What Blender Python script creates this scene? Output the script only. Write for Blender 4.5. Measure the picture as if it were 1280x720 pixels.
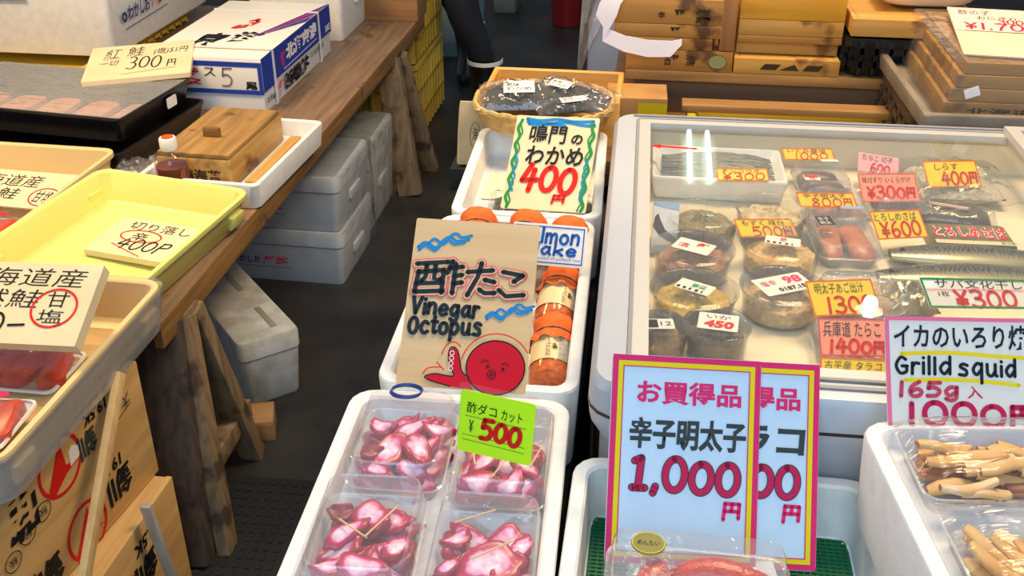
import bpy, bmesh, math, random
from mathutils import Vector, Matrix, Euler
import numpy as np

for o in list(bpy.data.objects): bpy.data.objects.remove(o)
SC = bpy.context.scene
COL = SC.collection
R = math.radians
PI = math.pi

# ------------------------------------------------------------------ camera, world, lights, exposure
F = 1300.0; PITCH = R(29.0); YAW = R(8.04); CZ = 1.6
cd = bpy.data.cameras.new('camera'); cam = bpy.data.objects.new('camera', cd); COL.objects.link(cam)
cam.location = (0, 0, CZ); cam.rotation_euler = (R(90) - PITCH, 0, YAW)
cd.sensor_width = 36.0; cd.lens = 36.0 * F / 1280.0; cd.clip_start = 0.05; cd.clip_end = 100
SC.camera = cam
SC.view_settings.view_transform = 'Standard'; SC.view_settings.look = 'None'
SC.view_settings.gamma = 1.0; SC.view_settings.use_curve_mapping = False
SC.view_settings.exposure = 0.0

w = bpy.data.worlds.new('market_air'); SC.world = w; w.use_nodes = True
bg = w.node_tree.nodes['Background']
bg.inputs[0].default_value = (0.60, 0.70, 0.86, 1); bg.inputs[1].default_value = 0.36

def area(name, loc, target, size, power, col):
    l = bpy.data.lights.new(name, 'AREA'); l.shape = 'DISK'; l.size = size; l.energy = power; l.color = col
    o = bpy.data.objects.new(name, l); COL.objects.link(o); o.location = loc
    o.rotation_euler = (Vector(target) - Vector(loc)).to_track_quat('-Z', 'Y').to_euler()
    return o
area('street_daylight', (-0.1, -1.3, 2.7), (0.0, 0.9, 0.8), 2.2, 58, (0.58, 0.80, 1.0))
area('warm_stall_light_over_table', (-1.75, 2.05, 2.35), (-1.5, 2.6, 0.6), 0.7, 45, (1.0, 0.68, 0.34))
area('warm_stall_light_over_boxes', (0.55, 2.05, 2.7), (0.35, 1.65, 0.9), 0.7, 46, (1.0, 0.72, 0.42))
area('warm_stall_light_over_trays', (-0.25, 1.9, 2.7), (-0.25, 1.5, 0.85), 0.5, 12, (1.0, 0.80, 0.56))

# ------------------------------------------------------------------ geometry from the measured camera
cp, sp, cy_, sy_ = math.cos(PITCH), math.sin(PITCH), math.cos(YAW), math.sin(YAW)
FW = Vector((-sy_*cp, cy_*cp, -sp)); RT = Vector((cy_, sy_, 0)); UP = RT.cross(FW)
CAMP = Vector((0, 0, CZ))
def ray(px, py): return FW + RT*((px-640)/F) - UP*((py-360)/F)
def at(px, py, z):
    d = ray(px, py); return CAMP + d*((z-CZ)/d.z)
def at_y(px, py, y):
    d = ray(px, py); return CAMP + d*(y/d.y)
def at_x(px, py, x):
    d = ray(px, py); return CAMP + d*(x/d.x)

# ------------------------------------------------------------------ materials
def lin(c):
    if isinstance(c, str):
        c = [int(c[i:i+2], 16)/255 for i in (0, 2, 4)]
    else: c = [v/255 for v in c]
    return tuple((v/12.92 if v <= .04045 else ((v+.055)/1.055)**2.4) for v in c) + (1,)
MATS = {}
def newmat(name):
    m = bpy.data.materials.new(name); m.use_nodes = True
    nt = m.node_tree; return m, nt, nt.nodes['Principled BSDF']
def plain(name, c, rough=.55, c2=None, scale=12, bump=0, bscale=60, metal=0, spec=.5, stretch=None, sub=0, detail=3, lo=.35, hi=.65):
    if name in MATS: return MATS[name]
    m, nt, b = newmat(name); N = nt.nodes; L = nt.links
    b.inputs['Base Color'].default_value = lin(c); b.inputs['Roughness'].default_value = rough
    b.inputs['Metallic'].default_value = metal; b.inputs['Specular IOR Level'].default_value = spec
    if sub:
        b.inputs['Subsurface Weight'].default_value = sub; b.inputs['Subsurface Radius'].default_value = (.02, .008, .006); b.inputs['Subsurface Scale'].default_value = .3
    tc = N.new('ShaderNodeTexCoord'); src = tc.outputs['Object']
    if stretch:
        mp = N.new('ShaderNodeMapping'); mp.inputs['Scale'].default_value = stretch; L.new(src, mp.inputs['Vector']); src = mp.outputs[0]
    if c2 is not None:
        n = N.new('ShaderNodeTexNoise'); n.inputs['Scale'].default_value = scale; n.inputs['Detail'].default_value = detail
        L.new(src, n.inputs['Vector'])
        r = N.new('ShaderNodeValToRGB'); r.color_ramp.elements[0].position = lo; r.color_ramp.elements[1].position = hi
        r.color_ramp.elements[0].color = lin(c); r.color_ramp.elements[1].color = lin(c2)
        L.new(n.outputs[0], r.inputs[0]); L.new(r.outputs[0], b.inputs['Base Color'])
    if bump:
        n = N.new('ShaderNodeTexNoise'); n.inputs['Scale'].default_value = bscale; n.inputs['Detail'].default_value = 2
        L.new(src, n.inputs['Vector'])
        bp = N.new('ShaderNodeBump'); bp.inputs['Strength'].default_value = bump; bp.inputs['Distance'].default_value = .004
        L.new(n.outputs[0], bp.inputs['Height']); L.new(bp.outputs[0], b.inputs['Normal'])
    MATS[name] = m; return m
def wood(name, c, c2, axis=0, scale=9, rough=.65, stain=None, stain_lo=.58):
    """straight-grained wood: noise stretched along the grain, an optional blotchy stain"""
    if name in MATS: return MATS[name]
    m, nt, b = newmat(name); N = nt.nodes; L = nt.links
    tc = N.new('ShaderNodeTexCoord'); mp = N.new('ShaderNodeMapping'); s = [7, 7, 7]; s[axis] = .5
    mp.inputs['Scale'].default_value = s; L.new(tc.outputs['Object'], mp.inputs['Vector'])
    n = N.new('ShaderNodeTexNoise'); n.inputs['Scale'].default_value = scale; n.inputs['Detail'].default_value = 4
    L.new(mp.outputs[0], n.inputs['Vector'])
    r = N.new('ShaderNodeValToRGB'); r.color_ramp.elements[0].position = .3; r.color_ramp.elements[1].position = .7
    r.color_ramp.elements[0].color = lin(c); r.color_ramp.elements[1].color = lin(c2); L.new(n.outputs[0], r.inputs[0])
    out = r.outputs[0]
    if stain is not None:
        n2 = N.new('ShaderNodeTexNoise'); n2.inputs['Scale'].default_value = 14; n2.inputs['Detail'].default_value = 5
        L.new(tc.outputs['Object'], n2.inputs['Vector'])
        r2 = N.new('ShaderNodeValToRGB'); r2.color_ramp.elements[0].position = stain_lo; r2.color_ramp.elements[1].position = stain_lo+.1
        L.new(n2.outputs[0], r2.inputs[0])
        mx = N.new('ShaderNodeMixRGB'); mx.inputs[2].default_value = lin(stain); L.new(r2.outputs[0], mx.inputs[0]); L.new(out, mx.inputs[1]); out = mx.outputs[0]
    L.new(out, b.inputs['Base Color']); b.inputs['Roughness'].default_value = rough
    bp = N.new('ShaderNodeBump'); bp.inputs['Strength'].default_value = .25; bp.inputs['Distance'].default_value = .003
    L.new(n.outputs[0], bp.inputs['Height']); L.new(bp.outputs[0], b.inputs['Normal'])
    MATS[name] = m; return m
def clear(name, tint=(1, 1, 1), haze=.06, rough=.04, crinkle=0, cscale=30, ior=1.45, hcol=(.9, .93, .97), stretch=None):
    """clear plastic or glass: lets light straight through, reflects by Fresnel, a little milky"""
    if name in MATS: return MATS[name]
    m = bpy.data.materials.new(name); m.use_nodes = True; nt = m.node_tree; N = nt.nodes; L = nt.links
    N.remove(N['Principled BSDF']); out = N['Material Output']
    t = N.new('ShaderNodeBsdfTransparent'); t.inputs[0].default_value = (*tint, 1)
    d = N.new('ShaderNodeBsdfDiffuse'); d.inputs[0].default_value = (*hcol, 1)
    g = N.new('ShaderNodeBsdfGlossy'); g.inputs['Roughness'].default_value = rough
    lw = N.new('ShaderNodeLayerWeight'); lw.inputs[0].default_value = .5
    pw = N.new('ShaderNodeMath'); pw.operation = 'POWER'; pw.inputs[1].default_value = 5; L.new(lw.outputs['Facing'], pw.inputs[0])
    f0 = ((ior-1)/(ior+1))**2
    fr = N.new('ShaderNodeMath'); fr.operation = 'MULTIPLY_ADD'; fr.inputs[1].default_value = 1-f0; fr.inputs[2].default_value = f0; L.new(pw.outputs[0], fr.inputs[0])
    m1 = N.new('ShaderNodeMixShader'); m1.inputs[0].default_value = haze; L.new(t.outputs[0], m1.inputs[1]); L.new(d.outputs[0], m1.inputs[2])
    m2 = N.new('ShaderNodeMixShader'); L.new(fr.outputs[0], m2.inputs[0]); L.new(m1.outputs[0], m2.inputs[1]); L.new(g.outputs[0], m2.inputs[2])
    L.new(m2.outputs[0], out.inputs[0])
    if crinkle:
        tc = N.new('ShaderNodeTexCoord'); n = N.new('ShaderNodeTexNoise'); n.inputs['Scale'].default_value = cscale; n.inputs['Detail'].default_value = 3
        src = tc.outputs['Object']
        if stretch:
            mp = N.new('ShaderNodeMapping'); mp.inputs['Scale'].default_value = stretch; L.new(src, mp.inputs['Vector']); src = mp.outputs[0]
        L.new(src, n.inputs['Vector'])
        bp = N.new('ShaderNodeBump'); bp.inputs['Strength'].default_value = crinkle; bp.inputs['Distance'].default_value = .01
        L.new(n.outputs[0], bp.inputs['Height']); L.new(bp.outputs[0], g.inputs['Normal']); L.new(bp.outputs[0], lw.inputs['Normal'])
    MATS[name] = m; return m
def glow(name, c, s):
    m = bpy.data.materials.new(name); m.use_nodes = True; b = m.node_tree.nodes['Principled BSDF']
    b.inputs['Emission Color'].default_value = (*c, 1); b.inputs['Emission Strength'].default_value = s; return m
def ink(name, c): return plain('ink_'+name, c, .6, spec=.2)

STYRO = plain('white_foam', (236, 236, 234), .6, (226, 227, 226), 40, bump=.15, bscale=350)
STYRO_OLD = plain('scuffed_white_foam', (214, 214, 208), .7, (180, 178, 166), 18, bump=.2, bscale=200)
CARD = plain('cream_card', (228, 212, 174), .7, (218, 200, 160), 8)
PAPER = plain('white_paper', (238, 236, 230), .6)
BLACK = ink('black', (26, 24, 26)); RED = ink('red', (214, 32, 26)); PINK = ink('pink', (226, 44, 110)); BLUE = ink('blue', (30, 92, 176))
SKYBLUE = ink('sky_blue', (22, 128, 196)); GREEN = ink('green', (30, 134, 62)); YELLOW = ink('yellow', (236, 214, 20)); NAVY = ink('navy', (34, 60, 120))
GREYINK = ink('worn_black', (58, 66, 66)); MAROON = ink('maroon', (196, 34, 84)); WHITEINK = ink('white', (236, 236, 240)); ORANGEINK = ink('orange', (232, 84, 20))
BROWNINK = ink('faded_black', (64, 50, 30)); BLUEBLACK = ink('blue_black', (26, 40, 52)); ROSE = ink('rose', (198, 70, 96))
PET = clear('clear_lid', (.985, .985, .985), .075, .06, .35, 26, ior=1.6)
PETBASE = clear('clear_tray', (.97, .97, .98), .20, .1, ior=1.6)
FILM = clear('cling_film', (.98, .98, .98), .035, .08, .9, 22, ior=1.6)
SLEEVE = clear('card_sleeve', (.985, .97, .985), .03, .08)
GLASS = clear('lid_glass', (.985, .985, .965), .02, .0, ior=1.5, hcol=(.85, .8, .7))
JARGLASS = clear('jar_glass', (.98, .96, .94), .01, .02)
CUP = clear('cup_plastic', (.99, .985, .97), .05, .05, .15, 14)

# ------------------------------------------------------------------ mesh building
class G:
    def __init__(s): s.bm = bmesh.new()
    def face(s, vs, mi=0):
        try: f = s.bm.faces.new(vs); f.material_index = mi; return f
        except ValueError: return None
    def v(s, p): return s.bm.verts.new(p)
    def box(s, c, d, M=None, mi=0, bev=0):
        x, y, z = d[0]/2, d[1]/2, d[2]/2
        P = [Vector(c)+Vector((i*x, j*y, k*z)) for k in (-1, 1) for i, j in ((-1, -1), (1, -1), (1, 1), (-1, 1))]
        if M is not None: P = [M @ p for p in P]
        v = [s.v(p) for p in P]
        fs = [s.face([v[i] for i in q], mi) for q in ((3, 2, 1, 0), (4, 5, 6, 7), (0, 1, 5, 4), (1, 2, 6, 5), (2, 3, 7, 6), (3, 0, 4, 7))]
        if bev:
            es = list({e for f in fs for e in f.edges})
            bmesh.ops.bevel(s.bm, geom=es, offset=bev, segments=2, affect='EDGES', profile=.6)
        return s
    def beam(s, a, b, w, t, side=(0, 0, 1), mi=0, bev=0):
        a, b = Vector(a), Vector(b); d = (b-a); L = d.length; d.normalize()
        u = Vector(side); u = (u - d*u.dot(d)).normalized(); n = d.cross(u)
        M = Matrix((d, u, n)).transposed().to_4x4(); M.translation = (a+b)/2
        return s.box((0, 0, 0), (L, w, t), M, mi, bev)
    def loft(s, rings, cap0=True, cap1=True, mi=0, closed=True, mis=None):
        prev = None; first = None
        for k, r in enumerate(rings):
            cur = [s.v(p) for p in r]
            if prev:
                n = len(cur)
                for i in range(n if closed else n-1):
                    s.face((prev[i], prev[(i+1) % n], cur[(i+1) % n], cur[i]), mis[k-1] if mis else mi)
            else: first = cur
            prev = cur
        if cap0: s.face(list(reversed(first)), mis[0] if mis else mi)
        if cap1: s.face(prev, mis[-1] if mis else mi)
        return s
    def lathe(s, prof, n=28, M=None, mi=0, mis=None, cap0=True, cap1=True):
        M = M or Matrix()
        return s.loft([[M @ Vector((r*math.cos(2*PI*i/n), r*math.sin(2*PI*i/n), z)) for i in range(n)] for r, z in prof], cap0, cap1, mi, True, mis)
    def tube(s, pts, r, n=8, mi=0, cap=True):
        pts = [Vector(p) for p in pts]; rr = r if isinstance(r, (list, tuple)) else [r]*len(pts); rings = []
        for i, p in enumerate(pts):
            d = (pts[min(i+1, len(pts)-1)] - pts[max(i-1, 0)]).normalized()
            u = d.cross(Vector((0, 0, 1)) if abs(d.z) < .9 else Vector((1, 0, 0))).normalized(); q = d.cross(u)
            rings.append([p + (u*math.cos(2*PI*k/n) + q*math.sin(2*PI*k/n))*rr[i] for k in range(n)])
        return s.loft(rings, cap, cap, mi)
    def build(s, name, mat, parent=None, smooth=True, ang=35, M=None, recalc=True):
        if recalc: bmesh.ops.recalc_face_normals(s.bm, faces=s.bm.faces)
        me = bpy.data.meshes.new(name); s.bm.to_mesh(me); s.bm.free()
        for m in (mat if isinstance(mat, (list, tuple)) else [mat]): me.materials.append(m)
        if smooth and len(me.polygons):
            me.polygons.foreach_set('use_smooth', [True]*len(me.polygons))
            me.set_sharp_from_angle(angle=R(ang))
        o = bpy.data.objects.new(name, me); COL.objects.link(o)
        if parent: o.parent = parent
        if M is not None: o.matrix_local = M
        return o
def rr(wd, dp, r, z, n=4, cx=0, cy=0):
    r = max(min(r, wd/2-1e-4, dp/2-1e-4), 1e-4); P = []
    for q, (sx, sy) in enumerate(((1, 1), (-1, 1), (-1, -1), (1, -1))):
        for k in range(n+1):
            a = q*PI/2 + k*PI/2/n
            P.append(Vector((cx + sx*(wd/2-r) + r*math.cos(a), cy + sy*(dp/2-r) + r*math.sin(a), z)))
    return P
def tray_rings(wd, dp, h, wall, r, taper=0, lip=0, lipt=.006, floor=None, z0=0):
    """an open container: outside up, over the rim, inside down"""
    fl = floor if floor is not None else wall
    b = taper
    out = [rr(wd-2*b-.006, dp-2*b-.006, r, z0), rr(wd-2*b, dp-2*b, r, z0+.003)]
    if lip:
        out += [rr(wd, dp, r, z0+h-lipt), rr(wd+2*lip-.002, dp+2*lip-.002, r+lip, z0+h-lipt), rr(wd+2*lip, dp+2*lip, r+lip, z0+h-lipt/2), rr(wd+2*lip-.002, dp+2*lip-.002, r+lip, z0+h)]
    else:
        out += [rr(wd, dp, r, z0+h-.004), rr(wd-.003, dp-.003, r, z0+h-.001), rr(wd-.008, dp-.008, r, z0+h)]
    i = wall
    out += [rr(wd-2*i+.006, dp-2*i+.006, max(r-i*.6, .004), z0+h), rr(wd-2*i, dp-2*i, max(r-i*.6, .004), z0+h-.003),
            rr(wd-2*b-2*i+.004, dp-2*b-2*i+.004, max(r-i*.6, .004), z0+fl+.006), rr(wd-2*b-2*i-.01, dp-2*b-2*i-.01, max(r-i*.6, .004), z0+fl)]
    return out
def thing(name, label, cat, loc=(0, 0, 0), rot=(0, 0, 0), group=None, M=None):
    o = bpy.data.objects.new(name, None); COL.objects.link(o); o.empty_display_size = .05
    if M is not None: o.matrix_world = M
    else: o.location = loc; o.rotation_euler = rot
    return tag(o, label, cat, group)
def tag(o, label, cat, group=None, kind=None):
    o['label'] = label; o['category'] = cat
    if group: o['group'] = group
    if kind: o['kind'] = kind
    return o
def frame(loc, yaw, lean, roll):
    """a board's frame: x along its foot, y up its face, z out of its face; lean 0 = upright, 90 = lying"""
    a, l, ro = R(yaw), R(lean), R(roll)
    U = Vector((math.cos(a), math.sin(a), 0)); V = Vector((-math.sin(a)*math.sin(l), math.cos(a)*math.sin(l), math.cos(l)))
    U, V = U*math.cos(ro)+V*math.sin(ro), V*math.cos(ro)-U*math.sin(ro)
    M = Matrix((U, V, U.cross(V))).transposed().to_4x4(); M.translation = Vector(loc); return M

# ------------------------------------------------------------------ writing
class Face:
    """a flat writing area w x h on a parent; (u, v) run 0..1 from its top left corner"""
    def __init__(s, parent, wd, h, M=None, z=.0006): s.p, s.w, s.h, s.M, s.z, s.k = parent, wd, h, M or Matrix(), z, 0
    def pt(s, u, v, z): return s.M @ Vector(((u-.5)*s.w, (1-v)*s.h, z))
    def lift(s): s.k += 1; return s.z + s.k*.00012
    def text(s, body, u0, v0, u1, v1, mat, bold=0, shear=0, name='lettering', drop=0, label=None, flip=False):
        c = bpy.data.curves.new('t', 'FONT'); c.body = body; c.size = 1; c.offset = bold; c.shear = shear; c.resolution_u = 2
        ob = bpy.data.objects.new('t', c); COL.objects.link(ob)
        dg = bpy.context.evaluated_depsgraph_get(); dg.update()
        me = bpy.data.meshes.new_from_object(ob.evaluated_get(dg)); bpy.data.objects.remove(ob); bpy.data.curves.remove(c)
        if not me.vertices: return None
        xs = [v.co.x for v in me.vertices]; ys = [v.co.y for v in me.vertices]
        x0, x1, y0, y1 = min(xs), max(xs), min(ys), max(ys); z = s.lift()
        for v in me.vertices:
            a = (v.co.x-x0)/(x1-x0 or 1); b = (v.co.y-y0)/(y1-y0 or 1)
            if flip: a, b = 1-a, 1-b
            v.co = s.pt(u0+a*(u1-u0), v1+b*(v0-v1)+drop*a, z)
        me.name = name; me.materials.clear(); me.materials.append(mat)
        o = bpy.data.objects.new(name, me); COL.objects.link(o); o.parent = s.p
        if label: o['label'] = label
        return o
    def strokes(s, lines, width, mat, name='lettering', smooth=True, label=None, round_=True):
        """brush or marker lines; lines = lists of (u, v); width in metres"""
        g = G(); z = s.lift()
        for ln in lines:
            P = [Vector(((u-.5)*s.w, (1-v)*s.h)) for u, v in ln]
            if smooth and len(P) > 2: P = spline(P)
            n = len(P); Ls, Rs = [], []
            for i in range(n):
                d = P[min(i+1, n-1)] - P[max(i-1, 0)]
                if d.length < 1e-9: d = Vector((1, 0))
                d.normalize(); q = Vector((-d.y, d.x))*width/2
                Ls.append(g.v(s.M @ Vector((*(P[i]+q), z)))); Rs.append(g.v(s.M @ Vector((*(P[i]-q), z))))
            for i in range(n-1): g.face((Ls[i], Rs[i], Rs[i+1], Ls[i+1]))
            if round_:
                for e in (P[0], P[-1]):
                    g.face([g.v(s.M @ Vector((e.x+width/2*math.cos(a*PI/5), e.y+width/2*math.sin(a*PI/5), z))) for a in range(10)])
        o = g.build(name, mat, s.p, smooth=False, recalc=False)
        if label: o['label'] = label
        return o
    def poly(s, pts, mat, name='drawing', label=None):
        g = G(); z = s.lift(); g.face([g.v(s.pt(u, v, z)) for u, v in pts])
        o = g.build(name, mat, s.p, smooth=False)
        if label: o['label'] = label
        return o
    def digits(s, body, u0, v0, u1, v1, width, mat, slant=.12, drop=0, name='lettering', outline=None, jit=.03, seed=1, adv=None):
        rnd = random.Random(seed + len(body)*7); lines = []; x = 0; total = sum(adv_of(c) for c in body)
        for c in body:
            a = adv_of(c); sc = 1 + rnd.uniform(-jit, jit)*2; dy = rnd.uniform(-jit, jit)
            for pl in STROKE.get(c, []):
                lines.append([(u0 + (x + px*.78*a + a*.08 + (py-.5)*slant*.5)/total*(u1-u0), v1 + (py*sc+dy)*(v0-v1) + drop*(x/total)) for px, py in pl])
            x += a
        if outline: s.strokes(lines, width+outline[0], outline[1], name)
        return s.strokes(lines, width, mat, name)
    def border(s, inset, width, mat, name='border', r=0.0):
        W, H = s.w/2-inset, s.h-inset; g = G(); z = s.lift()
        o = [(-W, inset), (W, inset), (W, H), (-W, H)]; i = [(-W+width, inset+width), (W-width, inset+width), (W-width, H-width), (-W+width, H-width)]
        ov = [g.v(s.M @ Vector((*p, z))) for p in o]; iv = [g.v(s.M @ Vector((*p, z))) for p in i]
        for k in range(4): g.face((ov[k], ov[(k+1) % 4], iv[(k+1) % 4], iv[k]))
        return g.build(name, mat, s.p, smooth=False)
def spline(P, k=5):
    out = []
    for i in range(len(P)-1):
        a, b, c, d = P[max(i-1, 0)], P[i], P[i+1], P[min(i+2, len(P)-1)]
        for t in range(k):
            t /= k
            out.append(.5*((2*b)+(c-a)*t+(2*a-5*b+4*c-d)*t*t+(3*b-3*c+d-a)*t**3))
    out.append(P[-1]); return out
def ell(cx, cy, rx, ry, a0=0, a1=360, n=12): return [(cx+rx*math.cos(R(a0+(a1-a0)*i/n)), cy+ry*math.sin(R(a0+(a1-a0)*i/n))) for i in range(n+1)]
def adv_of(c): return {'①': .85, '1': .62, 'l': .36, 'i': .36, '.': .4, ',': .4, ' ': .5, 'r': .7, 't': .7, 'm': 1.3, '-': .8, '¥': .95}.get(c, 1.0)
STROKE = {
 '①': [[(.52, 1), (.46, 0)], [(.15, .90), (.52, 1)], [(.12, .0), (.85, .0)]],
 '0': [ell(.5, .5, .47, .5, 100, 460)], '1': [[(.5, 1), (.46, 0)]], '2': [[(.1, .78), (.35, 1), (.8, .92), (.8, .62), (.1, .02)], [(.1, .02), (.95, .02)]],
 '3': [[(.1, .92), (.45, 1), (.85, .82), (.65, .56), (.35, .52)], [(.35, .52), (.75, .48), (.95, .25), (.6, 0), (.02, .1)]],
 '4': [[(.45, 1), (.02, .38)], [(.02, .38), (1, .42)], [(.72, .8), (.62, 0)]],
 '5': [[(.2, 1), (.12, .58)], [(.2, .98), (.95, 1)], [(.12, .58), (.5, .66), (.92, .42), (.7, .08), (.05, .04)]],
 '6': [[(.75, 1), (.3, .75), (.08, .35), (.3, .02), (.75, .05), (.92, .32), (.6, .5), (.15, .32)]],
 '7': [[(.05, .95), (.95, .98)], [(.95, .98), (.55, .5), (.35, 0)]],
 '8': [[(.8, .9), (.4, 1), (.15, .8), (.5, .55), (.88, .25), (.5, 0), (.1, .22), (.5, .52), (.85, .78), (.75, .95)]],
 '9': [[(.85, .75), (.5, .98), (.15, .75), (.4, .5), (.85, .7)], [(.88, .85), (.8, .4), (.6, 0)]],
 '¥': [[(.05, 1), (.5, .55)], [(.95, 1), (.5, .55)], [(.5, .55), (.5, 0)], [(.12, .45), (.9, .45)], [(.12, .25), (.9, .25)]],
 '円': [[(.08, .95), (.04, .0)], [(.08, .93), (.95, .93)], [(.95, .93), (.95, .1)], [(.5, .93), (.5, .5)], [(.08, .5), (.93, .5)]],
 '.': [[(.3, .06), (.45, .0)]], ',': [[(.45, .08), (.2, -.12)]], '-': [[(.05, .45), (.95, .5)]],
 'P': [[(.15, 1), (.1, -.1)], [(.15, .95), (.8, .98), (.85, .6), (.12, .5)]],
 'V': [[(.02, 1), (.4, 0)], [(.4, 0), (.98, 1)]], 'i': [[(.5, .62), (.48, 0)], [(.5, .9), (.52, .88)]],
 'n': [[(.12, .65), (.1, 0)], [(.12, .45), (.5, .66), (.85, .5), (.85, 0)]], 'e': [[(.1, .34), (.9, .38), (.75, .62), (.4, .66), (.1, .35), (.35, .02), (.9, .1)]],
 'g': [[(.85, .58), (.45, .66), (.1, .35), (.4, .05), (.82, .3)], [(.88, .66), (.85, -.1), (.5, -.3), (.12, -.18)]],
 'a': [[(.85, .58), (.45, .66), (.1, .32), (.4, .0), (.82, .3)], [(.86, .66), (.84, .2), (.98, 0)]], 'r': [[(.2, .66), (.18, 0)], [(.2, .4), (.5, .64), (.95, .62)]],
 'O': [ell(.5, .42, .46, .46, 100, 460)], 'c': [[(.9, .55), (.5, .66), (.1, .33), (.45, 0), (.92, .1)]], 't': [[(.5, .95), (.45, .2), (.6, 0), (.9, .08)], [(.1, .64), (.95, .64)]],
 'o': [ell(.5, .33, .42, .33, 90, 450)], 'p': [[(.12, .66), (.1, -.35)], [(.12, .5), (.5, .68), (.9, .36), (.5, .02), (.12, .18)]],
 'u': [[(.1, .64), (.15, .12), (.5, 0), (.82, .25)], [(.84, .64), (.84, .1), (.98, 0)]], 's': [[(.85, .58), (.45, .66), (.2, .5), (.75, .28), (.7, .02), (.12, .04)]],
 'S': [[(.88, .85), (.45, 1), (.15, .75), (.75, .38), (.7, .02), (.08, .1)]], 'l': [[(.5, 1), (.48, 0)]],
 'm': [[(.06, .64), (.05, 0)], [(.06, .45), (.3, .65), (.48, .5), (.48, 0)], [(.48, .45), (.75, .66), (.94, .5), (.94, 0)]],
 'F': [[(.15, 1), (.1, 0)], [(.15, .96), (.95, 1)], [(.12, .52), (.8, .55)]], 'k': [[(.12, 1), (.1, 0)], [(.85, .62), (.15, .3)], [(.3, .38), (.95, 0)]],
 'G': [[(.85, .85), (.45, .98), (.08, .5), (.4, .02), (.9, .12), (.9, .45)], [(.55, .45), (.98, .45)]], 'd': [[(.85, .58), (.45, .66), (.1, .32), (.4, .0), (.82, .3)], [(.88, 1), (.86, 0)]],
 'q': [[(.85, .58), (.45, .66), (.1, .32), (.4, .05), (.82, .3)], [(.88, .66), (.86, -.4)]], 'K': [[(.12, 1), (.1, 0)], [(.9, 1), (.15, .4)], [(.3, .5), (.95, 0)]],
 'x': [[(.1, .6), (.9, 0)], [(.85, .64), (.1, 0)]],
}
def board(name, label, cat, fit, wd, h, mat=CARD, t=.003, r=.003, group=None):
    """a rigid sign or card as one mesh; fit = (x, y, z), yaw, lean, roll"""
    M = frame(*fit); g = G()
    g.loft([rr(wd, h, r, -t, cy=h/2), rr(wd, h, r, 0, cy=h/2)])
    o = g.build(name, mat, None, smooth=False, M=M); tag(o, label, cat, group)
    return o, Face(o, wd, h)

# ------------------------------------------------------------------ the setting
def facing(o, U, V): 
    U, V = Vector(U), Vector(V); M = Matrix((U, V, U.cross(V))).transposed().to_4x4(); M.translation = Vector(o); return M
asphalt = plain('wet_asphalt', (30, 30, 31), .42, (58, 54, 49), 3.2, bump=.5, bscale=110, detail=8)
g = G(); g.box((0, 4, -.03), (14, 16, .06)); fl = g.build('floor', asphalt); fl['kind'] = 'structure'
g = G(); g.box((0, 11.0, 1.5), (14, .12, 3.0)); o = g.build('wall_back', plain('market_wall', (150, 140, 124), .8, (128, 120, 108), 1.2)); o['kind'] = 'structure'
g = G(); g.box((0, 0, .004), (.62, .34, .008), bev=.003)
for i in range(24):
    for j in range(12):
        g.box((-.29+i*.0252, -.15+j*.0272, .0085), (.012, .012, .003))
mat_ = g.build('rubber_mat', plain('black_rubber', (22, 24, 26), .7), M=Matrix.Translation((-.68, 1.68, 0)) @ Matrix.Rotation(R(2), 4, 'Z'))
tag(mat_, 'black studded rubber mat on the asphalt beside the trestle', 'mat')
g = G(); g.box((0, 0, .003), (.8, .5, .006), bev=.002)
o = g.build('floor_plate', plain('dark_teal_plate', (30, 44, 52), .45, (24, 36, 44), 20), M=Matrix.Translation((-.62, 1.22, 0)))
tag(o, 'smooth dark blue-grey floor plate nearest the camera in the aisle', 'floor plate')

# ------------------------------------------------------------------ left display table and its trestles
TT = .55
tw = wood('table_wood', (112, 88, 66), (150, 120, 92), 1, 7, .5, (92, 66, 44), .62)
edge = wood('edge_wood', (120, 86, 46), (164, 122, 70), 1, 9, .6, (60, 38, 20), .64)
legw = wood('leg_wood', (58, 47, 42), (88, 73, 62), 2, 9, .7, (42, 34, 30), .55)
legl = wood('pale_leg_wood', (112, 92, 68), (152, 126, 92), 2, 9, .7, (80, 62, 46), .55)
tb = thing('display_table', 'low wooden trestle table of worn brown planks along the left side', 'table', (-1.6, 2.85, 0))
for k, (x0, x1) in enumerate(((-2.35, -1.9), (-1.895, -1.45), (-1.445, -.93))):
    g = G(); g.box(((x0+x1)/2+1.6, 0, TT-.021), (x1-x0, 2.42, .042), bev=.003); g.build('plank', tw, tb)
g = G(); g.box((.662, 0, TT-.030), (.02, 2.43, .058), bev=.004); g.build('front_edge', edge, tb)
L0 = Vector((-1.6, 2.85, 0))
def leg(a, b, wd, t, m, side=(1, 0, 0)):
    g = G(); g.beam(Vector(a)-L0, Vector(b)-L0, wd, t, side, bev=.004); return g.build('leg', m, tb)
leg((-.985, 1.735, .50), (-.925, 1.56, .0), .115, .07, legw)
leg((-.935, 1.752, .50), (-.850, 1.60, .0), .03, .05, legl)
leg((-.945, 1.79, .50), (-.915, 1.93, .0), .055, .04, legl)
leg((-.965, 3.60, .50), (-.885, 3.53, .0), .085, .05, legl)
leg((-.935, 3.66, .50), (-.86, 3.78, .0), .055, .04, legl)
leg((-2.2, 1.75, .50), (-2.25, 1.6, .0), .08, .06, legw)
leg((-2.2, 3.60, .50), (-2.25, 3.55, .0), .08, .06, legw)
for y in (1.765, 3.63):
    g = G(); g.beam(Vector((-2.3, y, .485))-L0, Vector((-.925, y, .485))-L0, .07, .06, (0, 1, 0), bev=.006); g.build('crossbeam', legl if y < 2 else legw, tb)
g = G(); g.beam(Vector((-.94, 1.665, .12))-L0, Vector((-.94, 1.95, .13))-L0, .05, .06, bev=.004); g.build('brace', legl, tb)

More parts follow.
